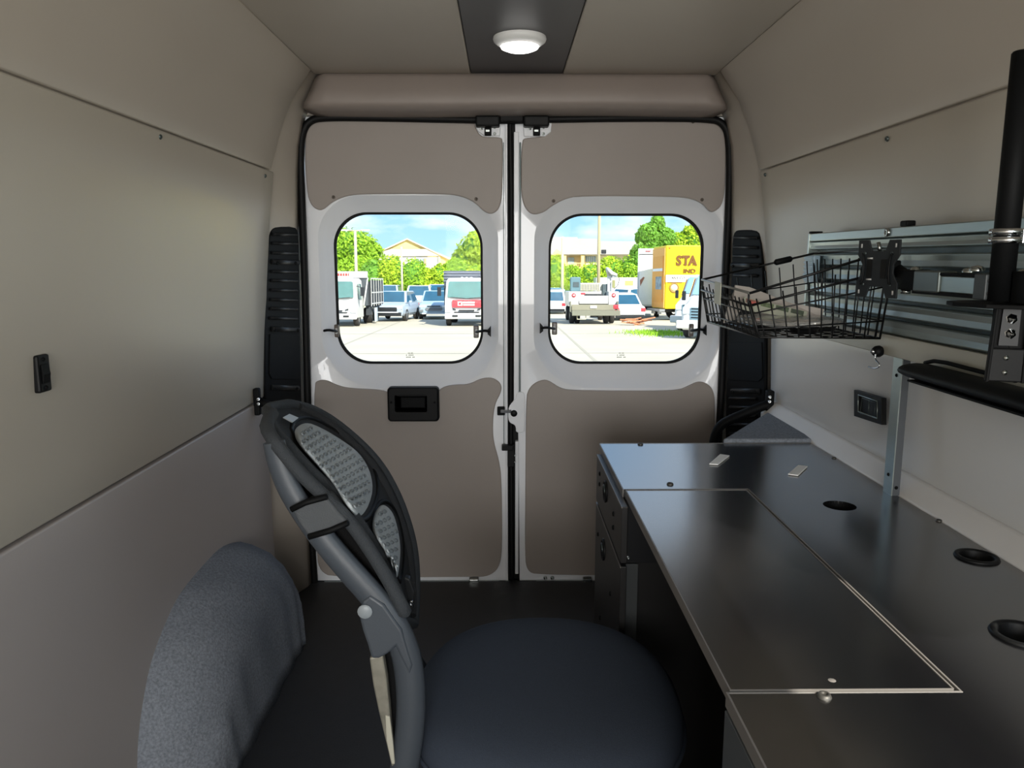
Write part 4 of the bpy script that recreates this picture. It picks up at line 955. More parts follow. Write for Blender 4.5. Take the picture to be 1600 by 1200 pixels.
def car(x, d, label, group, paint, L=4.3, W=1.8, H=1.6, hood=.98, belt=.98, kind='suv', yaw=0, front='std', cat='car', name='car'):
    "local: nose toward -y"
    o = othing(name, x, d, label, cat, group, yaw)
    pm = mat('paint_'+paint[1:], paint, .25, spec=.6, coat=.3)
    hwid = W/2; st = []
    y0, y1 = -L/2, L/2
    prof = [(y0, .42, hood-.22, .86), (y0+.12, .30, hood-.12, .95), (y0+.5, .28, hood-.03, 1), (y0+1.15, .28, belt, 1), (0, .28, belt+.02, 1), (y1-1.0, .28, belt+.02, 1), (y1-.25, .30, belt, .97), (y1, .42, belt-.12, .90)]
    rows = []
    for y, zb, zt_, wf in prof:
        w2_ = hwid*wf; rows.append([Vector(p) for p in ((-w2_*.9, y, zb), (-w2_, y, zb+.15), (-w2_, y, (zb+zt_)/2), (-w2_*.96, y, zt_-.05), (-w2_*.8, y, zt_), (w2_*.8, y, zt_), (w2_*.96, y, zt_-.05), (w2_, y, (zb+zt_)/2), (w2_, y, zb+.15), (w2_*.9, y, zb))])
    mb = MB(); mb.grid(rows, closeu=True, smooth=False); mb.add(rows[0], [list(range(10))]); mb.add(rows[-1], [list(range(10))])
    LB(mb, 'body', pm, o, bev=.03)
    # cabin
    if kind == 'pickup': ya, yb, yc_, yd = y0+1.45, y0+2.0, .75, 1.05
    elif kind == 'van': ya, yb, yc_, yd = y0+.95, y0+1.6, y1-.3, y1-.12
    elif kind == 'sedan': ya, yb, yc_, yd = y0+1.25, y0+2.0, y1-1.5, y1-.75
    else: ya, yb, yc_, yd = y0+1.1, y0+1.75, y1-.75, y1-.22
    wb_, wt = hwid*.90, hwid*.74
    q = [Vector(p) for p in ((-wb_, ya, belt), (wb_, ya, belt), (wb_, yd, belt), (-wb_, yd, belt), (-wt, yb, H), (wt, yb, H), (wt, yc_, H), (-wt, yc_, H))]
    LB(MB().add(q, [(0, 1, 5, 4), (1, 2, 6, 5), (2, 3, 7, 6), (3, 0, 4, 7), (4, 5, 6, 7)]), 'cabin', pm, o, bev=.05)
    def inset(a, b, c, d_, k, off):
        cc = (a+b+c+d_)/4; n = (b-a).cross(d_-a).normalized()*off; return [cc+(p-cc)*k+n for p in (a, b, c, d_)]
    for (a, b, c, d_), nm in (((q[0], q[1], q[5], q[4]), 'windscreen'), ((q[2], q[3], q[7], q[6]), 'rear_window'), ((q[1], q[2], q[6], q[5]), 'side_window'), ((q[3], q[0], q[4], q[7]), 'side_window')):
        LB(MB().prism(inset(a, b, c, d_, .86, .018), ((b-a).cross(d_-a)).normalized()*-.015), nm, M_GLASSC, o)
    for sx_ in (-1, 1):
        wheel(o, sx_*(hwid-.10), y0+.85, .34); wheel(o, sx_*(hwid-.10), y1-.85, .34)
        LB(MB().box((sx_*(hwid+.08), ya+.25, belt+.06), (.16, .10, .14), bev=.03), 'mirror', pm, o)
        LB(MB().box((sx_*hwid*.72, y0+.03, hood-.24), (hwid*.40, .10, .13), bev=.03), 'headlamp', M_LAMPG, o)
        LB(MB().box((sx_*hwid*.78, y1-.03, belt-.18), (.26, .10, .22), bev=.03), 'tail_lamp', M_RED, o)
    fy = y0-.005
    if front == 'dark':
        LB(MB().box((0, fy, .66), (W*.62, .10, .22), bev=.02), 'grille', M_TRIM, o)
        LB(MB().box((0, fy, .40), (W*.86, .12, .20), bev=.03), 'lower_grille', M_TRIM, o)
        LB(MB().box((0, fy-.03, .50), (W*.70, .08, .05), bev=.01), 'bumper_strip', M_LAMPG, o)
    elif front == 'bars':
        LB(MB().box((0, fy, .78), (W*.60, .10, .30), bev=.02), 'grille', mat('grille_grey', '#8d9498', .4), o)
        for k in range(2): LB(MB().box((0, fy-.05, .72+k*.12), (W*.60, .03, .03)), 'grille_bar', M_LAMPG, o)
        LB(MB().box((0, fy-.02, .48), (W*.92, .16, .16), bev=.03), 'bumper', M_HUB, o)
    else:
        LB(MB().prism([Vector((a, fy-.04, b)) for a, b in ((-.42, .50), (-.50, .60), (-.44, .68), (.44, .68), (.50, .60), (.42, .50))], (0, .1, 0)), 'grille', mat('grille_mid', '#6f7478', .5), o)
        LB(MB().box((0, fy-.01, .76), (W*.42, .06, .05)), 'upper_grille', M_TRIM, o)
        for s_ in (-1, 1): LB(MB().box((s_*W*.40, fy+.02, .50), (.24, .10, .13), bev=.02), 'fog_lamp', mat('grille_mid', '#6f7478'), o)
        LB(MB().box((0, fy-.01, .34), (W*.75, .12, .08), bev=.02), 'bumper_lip', M_LAMPG, o)
    LB(MB().box((0, y1+.01, .70), (.5, .04, .14)), 'number_plate', M_PLATE, o)
    LB(MB().box((0, y1-.02, .42), (W*.86, .14, .18), bev=.03), 'rear_bumper', M_TRIM, o)
    if kind == 'pickup': LB(MB().bb(-hwid*.82, hwid*.82, 1.15, y1-.12, belt+.015, belt+.03), 'load_bed', M_TRIM, o)
    return o
def D(v): return 1.97*1216/(v-444)   # distance of a wheel contact seen at row v
GRP = 'cars parked beyond the rear windows'
car(UX(607, 41), 43.5, 'silver crossover with a wide dark grille parked beside the white tipper truck', GRP, '#a4b2c2', L=4.4, W=1.86, H=1.62, front='dark', yaw=-.10)
car(UX(610, 60), 59, 'silver pickup truck behind the dark-grilled crossover', GRP, '#a9b4bd', L=5.4, W=1.95, H=1.95, hood=1.1, belt=1.15, kind='pickup', front='bars')
car(UX(650, 52), 54, 'white pickup truck with barred chrome grille seen left of the small grey hatchback', GRP, '#eef0f0', L=5.4, W=2.0, H=1.92, hood=1.15, belt=1.18, kind='pickup', front='bars', yaw=.04)
car(UX(674, 43.5), 46, 'small light grey hatchback parked left of the red-signed truck', GRP, '#9cb2c2', L=4.2, W=1.80, H=1.62, yaw=.03)
car(UX(684, 62), 63, 'white van roof showing behind the small grey hatchback', GRP, '#f0f0ee', L=5.0, W=1.95, H=2.0, hood=1.2, belt=1.25, kind='van')
car(UX(871, 52), 54, 'white crossover seen from behind at the left edge of the right window', GRP, '#e4eaf0', L=4.4, W=1.80, H=1.62, yaw=PI-.12)
car(UX(886, 62), 61, 'dark blue car between the white crossover and the service truck', GRP, '#3f5a78', L=4.5, W=1.8, H=1.50, yaw=PI, kind='sedan')
car(UX(868, 67), 66.5, 'pale blue car behind the white crossover', GRP, '#9fc0d4', L=4.5, W=1.8, H=1.7, yaw=0)
car(UX(984, 42), 44.5, 'white saloon with a blue rear window right of the service truck', GRP, '#eef2f4', L=4.7, W=1.85, H=1.50, yaw=PI+.05, kind='sedan', belt=.95, hood=.9)
car(UX(993, 59), 59, 'white crossover behind the white saloon', GRP, '#f2f4f4', L=4.5, W=1.85, H=1.75, yaw=PI*.75, belt=1.05, hood=1.05)
car(UX(972, 63), 63, 'silver car behind the service truck crane', GRP, '#b9c8d2', L=4.5, W=1.8, H=1.6, yaw=PI*.8)
# ---- cab-over trucks
def cabtruck(x, d, label, yaw=0, sign=None, bed='box', bedH=3.1, bedW=2.3):
    o = othing('truck', x, d, label, 'truck', 'cab-over trucks beyond the left window', yaw)
    W_, Hc = 2.1, 2.28
    a = [(-1.05, .40), (1.05, .40), (1.05, 1.25), (.98, 2.15), (.86, 2.28), (-.86, 2.28), (-.98, 2.15), (-1.05, 1.25)]
    r0 = [Vector((x_*.98, 0+max(0, z-1.2)*.22, z)) for x_, z in a]; r1_ = [Vector((x_, 1.75, z)) for x_, z in a]
    mb = MB(); mb.grid([r0, r1_], closeu=True, smooth=False); mb.add(r0, [list(range(8))]); mb.add(r1_, [list(range(8))])
    LB(mb, 'cab', M_TW, o, bev=.04)
    def fp_(x_, z, o_=.03): return Vector((x_, max(0, z-1.2)*.22-o_, z))
    ws = LB(MB().prism([fp_(-.90, 1.38), fp_(0, 1.32), fp_(.90, 1.38), fp_(.86, 2.08), (fp_(.78, 2.13)), fp_(-.78, 2.13), fp_(-.86, 2.08)], (0, .05, 0)), 'windscreen', M_GLASSP, o, bev=.01)
    for s_ in (-1, 1): LB(MB().tube([fp_(s_*.75, 1.38, .06), fp_(s_*.05, 1.32, .06)], .014, 5), 'wiper', M_TRIM, ws)
    for s_ in (-1, 1):
        LB(MB().prism([Vector((s_*.74, -.04, .68)), Vector((s_*1.02, -.04, .66)), Vector((s_*1.02, -.04, .98)), Vector((s_*.76, -.04, 1.06))], (0, .06, 0)), 'headlamp', M_LAMPG, o)
        LB(MB().prism([Vector((s_*1.06, .45, 1.28)), Vector((s_*1.06, 1.40, 1.28)), Vector((s_*1.0, 1.35, 2.0)), Vector((s_*1.0, .60, 2.0))], (s_*.01, 0, 0)), 'side_window', M_GLASSP, o)
        LB(MB().box((s_*1.30, .12, 1.65), (.18, .10, .42), bev=.02), 'mirror', M_TRIM, o)
        LB(MB().tube([Vector((s_*1.02, .2, 1.9)), Vector((s_*1.30, .12, 1.84))], .015, 5), 'mirror_arm', M_TRIM, o)
        wheel(o, s_*.90, .75, .40, .24); wheel(o, s_*.88, 3.9, .40, .42)
        LB(MB().box((s_*.55, -.10, .50), (.26, .06, .08), bev=.01), 'fog_lamp', M_TRIM, o)
        LB(MB().prism([Vector((s_*.66, -.045, .80)), Vector((s_*.50, -.045, .77)), Vector((s_*.50, -.045, .81)), Vector((s_*.66, -.045, .86))], (0, .03, 0)), 'grille_slot', M_TRIM, o)
    LB(MB().box((0, -.02, .49), (2.08, .14, .28), bev=.04), 'bumper', M_TW, o)
    for z, w__ in ((.76, .75), (.67, 1.2)): LB(MB().box((0, -.03, z), (w__, .05, .05), bev=.01), 'grille_slot', M_TRIM, o)
    LB(MB().box((0, 2.6, .62), (.8, 4.8, .20)), 'chassis', M_TRIM, o)
    for k in (-1, 0, 1): LB(MB().box((k*.22, .35, 2.31), (.10, .08, .06), bev=.02), 'marker_lamp', M_LAMPG, o)
    if sign:
        s1 = LB(MB().prism([Vector((-.68, -.05, .90)), Vector((.95, -.05, .90)), Vector((.95, -.05, 1.25)), Vector((-.68, -.05, 1.25))], (0, .04, 0)), 'sign', mat('sign_red', '#d9444c', .4), o)
        SG = mat('sign_white', '#f2e9e4', .5)
        LB(MB().bb(-.42, -.20, -.07, -.05, .98, 1.18), 'sign_emblem', SG, s1)
        LB(MB().bb(-.37, -.26, -.078, -.07, 1.03, 1.13), 'sign_emblem', mat('sign_red', '#d9444c'), s1)
        put_text('sign_text', 'LOANERS', .075, .004, Matrix.Translation((-.16, -.07, 1.215)) @ Matrix.Rotation(PI/2, 4, 'X'), SG, s1, .004) if False else LB(MB().bb(-.16, .38, -.065, -.05, 1.09, 1.17), 'sign_lettering', SG, s1)
        LB(MB().bb(-.16, .38, -.065, -.05, .99, 1.05), 'sign_lettering', SG, s1)
    return o
T1 = cabtruck(UX(526, 37), 36.2, 'white cab-over tipper truck at the left edge of the left window', yaw=0.0)
T1.scale = (1, 1, 1)
# its high dark body with light front board, and stake sides
bd = LB(MB().bb(-1.15, 1.22, 1.95, 2.05, .95, 2.62), 'headboard', mat('body_grey', '#4a5157', .6), T1)
LB(MB().bb(-1.15, 1.25, 1.88, 1.96, 2.30, 2.62, bev=.01), 'board', M_TW, T1)
lt = MB(); rnd = random.Random(5); xx = -1.05
while xx < .30:
    ww = rnd.uniform(.05, .11); lt.bb(xx, xx+ww, 1.87, 1.885, 2.40, 2.52); xx += ww+.03
LB(lt, 'lettering', mat('faded_red', '#c4473f', .6), T1)
LB(MB().tube([Vector((1.10, 1.5, .95)), Vector((1.24, 2.0, 2.3))], .04, 6), 'diagonal_strut', M_TW, T1)
LB(MB().bb(-1.1, 1.28, 2.1, 6.0, .95, 2.12), 'dump_body', mat('dump_dark', '#33383d', .6), T1)
sd = LB(MB().bb(1.30, 1.36, 2.2, 6.0, .95, 2.2), 'side_panel', mat('stake_dark', '#33383d', .7), T1)
for k in range(6): LB(MB().bb(1.35, 1.375, 2.2+k*.75, 2.25+k*.75, .9, 2.3), 'stake', M_TW, sd)
for z in (1.0, 1.55, 2.25): LB(MB().bb(1.35, 1.37, 2.2, 6.0, z, z+.06), 'side_rail', M_TW, sd)
LB(MB().bb(1.05, 1.25, 2.3, 2.9, .45, .95, bev=.02), 'tool_box', mat('stake_dark', '#33383d'), T1)
LB(MB().bb(1.32, 1.36, 3.3, 4.0, .10, .8), 'mud_flap', mat('flap_blue', '#c6d8e6', .6), T1)
T2 = cabtruck(UX(729, 37), 36.6, 'white cab-over truck with a red sign on its front in the left window', sign=True)
LB(MB().bb(-1.22, 1.22, 2.0, 6.2, .95, 2.66), 'cargo_body', mat('body_dark', '#454b55', .6), T2, bev=.03)
for k in range(4): LB(MB().bb(-1.24, 1.24, 1.97, 2.0, 2.12+k*.14, 2.19+k*.14), 'body_rib', mat('body_rib', '#707884', .5), T2)
# ---- service truck seen from behind
st_ = othing('service_truck', UX(929, 38.6), 38.6, 'white utility service truck seen from behind with crane and flat steel rear step', 'truck')
M_OLIVE = mat('step_grey', '#77786a', .6)
for s_ in (-1, 1):
    bx = LB(MB().bb(s_*1.25-(.0 if s_ < 0 else .50), s_*1.25+(.50 if s_ < 0 else 0), 0, 2.6, .95, 1.63, bev=.02), 'side_locker', M_TW, st_)
    LB(MB().lathe([(.0001, .03), (.10, .03), (.11, 0)], (s_*1.0, -.0, 1.44), (0, -1, 0), 16), 'tail_lamp', M_RED, st_)
    LB(MB().box((s_*1.0, -.035, 1.44), (.10, .02, .05)), 'reflector', M_PLATE, st_)
    for q in (.74, 1.02): wheel(st_, s_*q, .9, .40, .24)
    wheel(st_, s_*.9, 4.6, .40, .24)
    LB(MB().bb(s_*1.18-.03, s_*1.18+.03, -.28, -.02, .62, 1.14), 'step_post', M_OLIVE, st_)
LB(MB().bb(-.72, .72, -.02, .06, 1.02, 1.42, bev=.01), 'tailgate', M_TW, st_)
LB(MB().bb(-.74, .74, .06, 2.6, .90, 1.10), 'load_bed', M_TRIM, st_)
LB(MB().bb(-1.12, 1.28, -.45, -.05, .56, .68, bev=.02), 'rear_step', M_OLIVE, st_); LB(MB().bb(-1.12, 1.28, -.48, -.45, .44, .70, bev=.01), 'step_face', M_OLIVE, st_)
LB(MB().bb(-1.1, 1.15, -.10, -.04, .70, .98), 'rear_panel', mat('panel_grey', '#8b8876', .7), st_)
LB(MB().bb(-.18, .14, -.14, -.10, .80, .92), 'number_plate', M_PLATE, st_)
LB(MB().bb(-.5, .5, 0, 5.2, .52, .66), 'chassis', M_TRIM, st_)
LB(MB().tube([Vector((-.85, -.3, .50)), Vector((-.85, -.3, .26)), Vector((-.42, -.3, .26)), Vector((-.42, -.3, .50))], .025, 6), 'hitch_frame', mat('cream_steel', '#d8d2ae', .5), st_)
LB(MB().tube([Vector((-.2, -.35, .40)), Vector((.2, -.35, .40))], .05, 8), 'tow_hitch', M_TRIM, st_)
LB(MB().bb(-1.12, -.62, .5, 1.0, 1.63, 2.35, bev=.03), 'generator', mat('machine_teal', '#5d7d86', .5), st_)
LB(MB().bb(-1.0, -.70, .48, .5, 1.85, 2.1), 'generator_screen', mat('machine_dark', '#48565a', .5), st_)
LB(MB().bb(-.62, .58, 1.2, 1.28, 1.66, 2.06, bev=.01), 'rack_panel', mat('rack_cream', '#d3cfba', .5), st_)
for k in range(12): LB(MB().bb(-.56+k*.085, -.53+k*.085, 1.16, 1.2, 1.72, 2.0), 'rack_slat', mat('rack_grey', '#9b998c', .6), st_)
LB(MB().bb(.56, .80, 1.0, 1.5, 1.40, 2.0, bev=.02), 'cabinet_box', mat('machine_dark', '#48565a'), st_)
LB(MB().bb(-.4, .5, .3, .8, 1.40, 1.50, bev=.02), 'loose_tools', M_TRIM, st_)
LB(MB().box((-.52, .2, 1.52), (.22, .2, .10), bev=.03), 'red_strap', M_RED, st_)
LB(MB().box((1.05, -.50, .88), (.26, .06, .22), bev=.05), 'red_cloth', M_RED, st_)
cr_ = LB(MB().bb(.80, 1.0, .9, 1.1, 1.63, 2.45, bev=.02), 'crane_post', M_TW, st_)
LB(MB().tube([Vector((.90, 1, 2.4)), Vector((.78, .8, 2.75)), Vector((1.0, .7, 2.55)), Vector((1.25, .7, 2.45))], [.10, .12, .10, .07], 8), 'crane_boom', M_TW, cr_)
LB(MB().bb(1.0, 1.28, .7, .95, 2.32, 2.52, bev=.02), 'crane_winch', mat('machine_grey', '#8f9698', .5), cr_)
LB(MB().tube([Vector((1.25, .7, 2.5)), Vector((1.38, .7, 2.25)), Vector((1.30, .7, 1.95)), Vector((1.1, .7, 1.75))], .015, 5), 'crane_hose', M_TRIM, cr_)
LB(MB().bb(1.02, 1.16, .68, .8, 1.80, 2.20, bev=.02), 'crane_valve', mat('valve_olive', '#8a8a5c', .5), cr_)
LB(MB().bb(-1.05, 1.05, 3.2, 4.8, .8, 1.6, bev=.06), 'cab', M_TW, st_)
# ---- box trucks
def boxtruck(name, x, d, yaw, W_, L_, z0, z1, label, side_m, rear_m):
    o = othing(name, x, d, label, 'truck', 'box trucks beyond the right window', yaw)
    LB(MB().bb(0, W_, 0, L_, z0, z1, bev=.03), 'cargo_box', side_m, o)
    LB(MB().bb(.10, W_-.10, -.03, .02, z0+.10, z1-.45, bev=.01), 'rear_door', rear_m, o)
    LB(MB().bb(.06, W_-.06, -.05, .0, z1-.45, z1-.41), 'door_header', M_TRIM, o)
    for k in range(3): LB(MB().bb(W_/2-.2+k*.15, W_/2-.12+k*.15, -.06, -.02, z1-.20, z1-.13), 'marker_lamp', M_RED, o)
    LB(MB().bb(-.02, W_+.02, -.25, .1, z0-.14, z0, bev=.01), 'rear_sill', M_HUB, o)
    for s_ in (.25, W_-.25): wheel(o, s_, 1.6, .48, .5); wheel(o, s_, L_-.4, .48, .3)
    LB(MB().bb(W_/2-.4, W_/2+.4, .2, L_+1.5, z0-.35, z0-.10), 'chassis', M_TRIM, o)
    return o
M_YEL = mat('box_yellow', '#f4d400', .45, noise=.02); M_ORG = mat('door_orange', '#e8a040', .5, noise=.04)
# the yellow one: its long side faces the van
d0 = 42.0
bt = othing('box_truck', UX(1042, d0), d0, 'yellow box truck with brown lettering and an orange rear door', 'truck', 'box trucks beyond the right window', 0)
bt_s = Vector((math.cos(.10), math.sin(.10), 0)); bt_r = Vector((-math.sin(.10), math.cos(.10), 0))
def BT(a, b, z): "a along the long side, b across the rear"; p = bt_s*a+bt_r*b; return Vector((p.x, p.y, z))
AU = lambda u: ((u-788)/1216*d0-UX(1042, d0))/(math.cos(.10)-(u-788)/1216*math.sin(.10))
zb, ztp = HV(482, d0), HV(383, d0)
def bt_box(a0, a1, b0, b1, z0, z1): return MB().prism([BT(a0, b0, z0), BT(a1, b0, z0), BT(a1, b1, z0), BT(a0, b1, z0)], (0, 0, z1-z0))
LB(bt_box(0, 7.0, 0, 2.4, zb, ztp), 'cargo_box', M_YEL, bt, bev=.03)
# rear face is swung further round: it shows as a narrow strip
LB(bt_box(-.06, .02, .08, 2.32, zb+.05, ztp-.12), 'rear_frame', mat('frame_orange', '#f0ad52', .5), bt)
LB(bt_box(-.09, -.05, .30, 2.15, zb+.35, ztp-.55), 'rear_door', M_ORG, bt)
LB(bt_box(-.11, -.08, .45, 1.5, zb+1.05, zb+1.75), 'door_picture', mat('picture_grey', '#8d9aa0', .5, noise=.5, nscale=4), bt)
LB(bt_box(-.11, -.08, .30, 2.1, zb+2.05, zb+2.2), 'door_stripe', M_PLATE, bt)
LB(bt_box(0.0, 7.0, -.03, 0, HV(440, d0), HV(429, d0)), 'white_band', mat('band_white', '#f6f2e8', .5), bt)
M_BRN = mat('lettering_brown', '#6e4204', .5); M_GRYT = mat('lettering_grey', '#4c4a46', .5)
def side_text(txt, u, v_base, size_px, bold, m_, slab=False, name='lettering', sx_=1.0):
    s = size_px/1216*d0/.70
    a0 = AU(u)
    o_ = BT(a0, -.04, HV(v_base, d0)); X_ = bt_s; Z_ = Vector((0, 0, 1)); Y_ = -bt_r
    M4 = Matrix.Translation(o_) @ Matrix((( X_.x*sx_, Z_.x, Y_.x, 0), (X_.y*sx_, Z_.y, Y_.y, 0), (X_.z, Z_.z, Y_.z, 0), (0, 0, 0, 1)))
    return put_text(name, txt, s, .01, M4, m_, bt, bold), s, a0
side_text('S', 1057.5, 413.5, 14.5, .03, M_BRN, sx_=.9); side_text('T', 1067, 413.5, 14.5, .03, M_BRN, sx_=.95); side_text('A', 1077, 413.5, 14.5, .03, M_BRN, sx_=.95)
def serif(u0, u1, v0, v1):
    a0, a1 = AU(u0), AU(u1)
    LB(bt_box(a0, a1, -.045, -.02, HV(v1, d0), HV(v0, d0)), 'letter_serif', M_BRN, bt)
serif(1069.2, 1074.4, 411.6, 413.5); serif(1067.2, 1069, 399, 403.5); serif(1074.4, 1076.2, 399, 403.5); serif(1076.4, 1080.6, 411.6, 413.5); serif(1083.4, 1088, 411.6, 413.5); serif(1057.6, 1058.9, 409, 413.5); serif(1064.6, 1066, 399, 403)
side_text('IND', 1069, 425.8, 6.4, .008, M_BRN, sx_=1.25); side_text('ANY CO', 1050.5, 435.4, 4.0, .0, M_GRYT)
MBx = MB()
for k in range(12): MBx.prism([BT(.10+k*.07, -.035, HV(441.5, d0)), BT(.15+k*.07, -.035, HV(441.5, d0)), BT(.15+k*.07, -.035, HV(440, d0)-.01), BT(.10+k*.07, -.035, HV(440, d0)-.01)], -bt_r*.005)
LB(MBx, 'small_lettering', M_BRN, bt)
LB(MB().lathe([(.0001, .02), (.05, .02), (.055, 0)], BT(.18, -.0, HV(387, d0)), tuple(-bt_r), 12), 'marker_lamp', mat('amber', '#d06a20', .3), bt)
# round generic badge
LB(MB().lathe([(.28, .0), (.28, .02), (.20, .02), (.20, 0)], BT(.48, -.01, HV(449, d0)), tuple(-bt_r), 20), 'round_badge', mat('badge_brown', '#9a7a35', .5), bt)
LB(MB().lathe([(.0001, .015), (.19, .015), (.19, 0)], BT(.48, -.01, HV(449, d0)), tuple(-bt_r), 20), 'badge_centre', mat('badge_cream', '#efe2b4', .5), bt)
for a in (1.2, 5.6):
    for b in (.3, 2.1):
        p = BT(a, b, 0); LB(MB().lathe([(.2, -.15), (.45, -.15), (.48, -.1), (.48, .1), (.45, .15), (.2, .15)], Vector((p.x, p.y, .48)), tuple(bt_r), 20), 'wheel', M_TYRE, bt)
LB(bt_box(0, 7, .7, 1.7, .45, zb), 'chassis', M_TRIM, bt); LB(bt_box(-.3, 0, 0, 2.4, zb-.15, zb-.02), 'rear_sill', M_HUB, bt)
for a in (-.2,): LB(bt_box(-.25, -.1, .3, .5, .35, zb-.1), 'step_bracket', M_HUB, bt); LB(bt_box(-.25, -.1, 1.5, 1.7, .35, zb-.1), 'step_bracket', M_HUB, bt)
# white one beyond
d1_ = 46.0
wt_ = othing('box_truck', UX(997, d1_), d1_, 'plain white box truck with a roller rear door beside the yellow truck', 'truck', 'box trucks beyond the right window', -.18)
zb1, zt1 = HV(478, d1_), HV(388, d1_)
LB(MB().bb(0, 1.45, 0, 6.0, zb1, zt1, bev=.03), 'cargo_box', M_TW, wt_)
LB(MB().bb(.10, 1.40, -.03, .01, zb1+.1, zt1-.32, bev=.005), 'roller_door', mat('door_white', '#f6f6f2', .4), wt_); LB(MB().bb(.08, 1.40, -.05, .01, zt1-.36, zt1-.32), 'door_header', M_TRIM, wt_)
for k in range(3): LB(MB().bb(.45+k*.10, .51+k*.10, -.05, 0, zt1-.18, zt1-.12), 'marker_lamp', M_RED, wt_)
LB(MB().prism([Vector((.15, -.05, zb1+1.55)), Vector((.35, -.05, zb1+1.75)), Vector((.42, -.05, zb1+1.70)), Vector((.25, -.05, zb1+1.35)), Vector((.18, -.05, zb1+1.20))], (0, .03, 0)), 'rust_stain', mat('rust', '#a5725e', .8), wt_)
for x_ in (.25, 1.2): wheel(wt_, x_, 1.4, .48, .3)
LB(MB().bb(.3, 1.1, .1, 6.5, .5, zb1), 'chassis', M_TRIM, wt_)
# ---- two white vans/trucks at the right edge, nose towards us
def conv(x, d, label, sc=1.0):
    o = othing('truck', x, d, label, 'truck', 'white trucks at the right edge of the right window', -.50)
    M_CW = M_TW
    a = [(0, .35, .95), (.25, .45, 1.45), (1.0, .5, 1.60), (1.35, .5, 1.75), (2.1, .5, 2.65), (3.2, .5, 2.75)]
    rows = [[Vector((-1.02*k_, y, zb_)), Vector((-1.05*k_, y, (zb_+zt_)/2)), Vector((-.98*k_, y, zt_-.1)), Vector((-.8*k_, y, zt_)), Vector((.8*k_, y, zt_)), Vector((.98*k_, y, zt_-.1)), Vector((1.05*k_, y, (zb_+zt_)/2)), Vector((1.02*k_, y, zb_))] for (y, zb_, zt_), k_ in zip(a, (.84, .92, 1, 1, .95, .95))]
    mb = MB(); mb.grid(rows, closeu=True, smooth=False); mb.add(rows[0], [list(range(8))]); mb.add(rows[-1], [list(range(8))]); LB(mb, 'body', M_CW, o, bev=.05)
    LB(MB().prism([Vector((-.86, 1.36, 1.80)), Vector((.86, 1.36, 1.80)), Vector((.80, 2.02, 2.58)), Vector((-.80, 2.02, 2.58))], Vector((0, -.03, .02))), 'windscreen', mat('sky_glass', '#86b4cc', .08, spec=.8), o)
    for s_ in (-1, 1):
        LB(MB().prism([Vector((s_*1.03, 1.5, 1.70)), Vector((s_*1.03, 2.9, 1.70)), Vector((s_*.98, 2.8, 2.5)), Vector((s_*.98, 2.1, 2.5))], (s_*.02, 0, 0)), 'side_window', mat('amber_glass', '#dca65e', .2), o)
        LB(MB().box((s_*1.22, 1.35, 1.75), (.16, .12, .40), bev=.03), 'mirror', M_TRIM, o)
        LB(MB().box((s_*.72, .10, 1.15), (.34, .2, .28), bev=.04), 'headlamp', M_LAMPG, o); wheel(o, s_*.85, .95, .45, .28); wheel(o, s_*.85, 4.5, .45, .4)
    LB(MB().bb(-.55, .55, -.03, .06, .80, 1.30, bev=.02), 'grille', mat('grille_blue', '#8fb0bd', .3, metal=.4), o)
    for z in (.86, .98, 1.10, 1.22): LB(MB().bb(-.5, .5, -.05, -.02, z, z+.05), 'grille_bar', M_TRIM, o)
    LB(MB().bb(-1.08, 1.08, -.20, .08, .42, .76, bev=.05), 'bumper', M_TW, o)
    LB(MB().bb(.2, .5, -.22, -.19, .50, .64), 'number_plate', M_TRIM, o); LB(MB().bb(-1.0, 1.0, 3.2, 6.0, .9, 1.3, bev=.03), 'flat_bed', M_TW, o); LB(MB().bb(-.4, .4, 2, 6, .5, .9), 'chassis', M_TRIM, o)
    o.scale = (.88, .88, .88)
    return o
conv(UX(1087, 32), 32, 'white truck with a sloping bonnet in front of the yellow box truck')
conv(UX(1103, 27.6), 27.6, 'nearest white truck, cut off by the right window edge')
# rubble by the trucks
rb = othing('pallet', UX(1002, 37.5), 37.5, 'heap of broken orange-brown timber on the ground by the box trucks', 'timber')
rnd = random.Random(9)
for k in range(12):
    LB(MB().box((rnd.uniform(-.5, .5), rnd.uniform(-.3, .3), .06+.04*k*.6), (rnd.uniform(.5, 1.0), .12, .05), rot=Matrix.Rotation(rnd.uniform(-.5, .5), 3, 'Z') @ Matrix.Rotation(rnd.uniform(-.2, .2), 3, 'Y')), 'board', mat('timber_rust', '#c98560', .8, noise=.2), rb)
gp = MB(); rnd = random.Random(4)
for k in range(1400):
    x_ = UX(1032, 31)+rnd.gauss(0, .55); d_ = 31+rnd.gauss(0, .8); h_ = rnd.uniform(.05, .16); p = OG(x_, d_); a = rnd.uniform(0, PI); dx = Vector((math.cos(a), math.sin(a), 0))*.02
    gp.add([p-dx, p+dx, p+Vector((rnd.uniform(-.04, .04), 0, h_))], [(0, 1, 2)])
go = gp.build('grass_patch', mat('grass', '#8dbb2a', .8, island=.3), None, fix=False); setp(go, 'tuft of bright green grass growing at the lot edge', 'grass', kind='stuff')

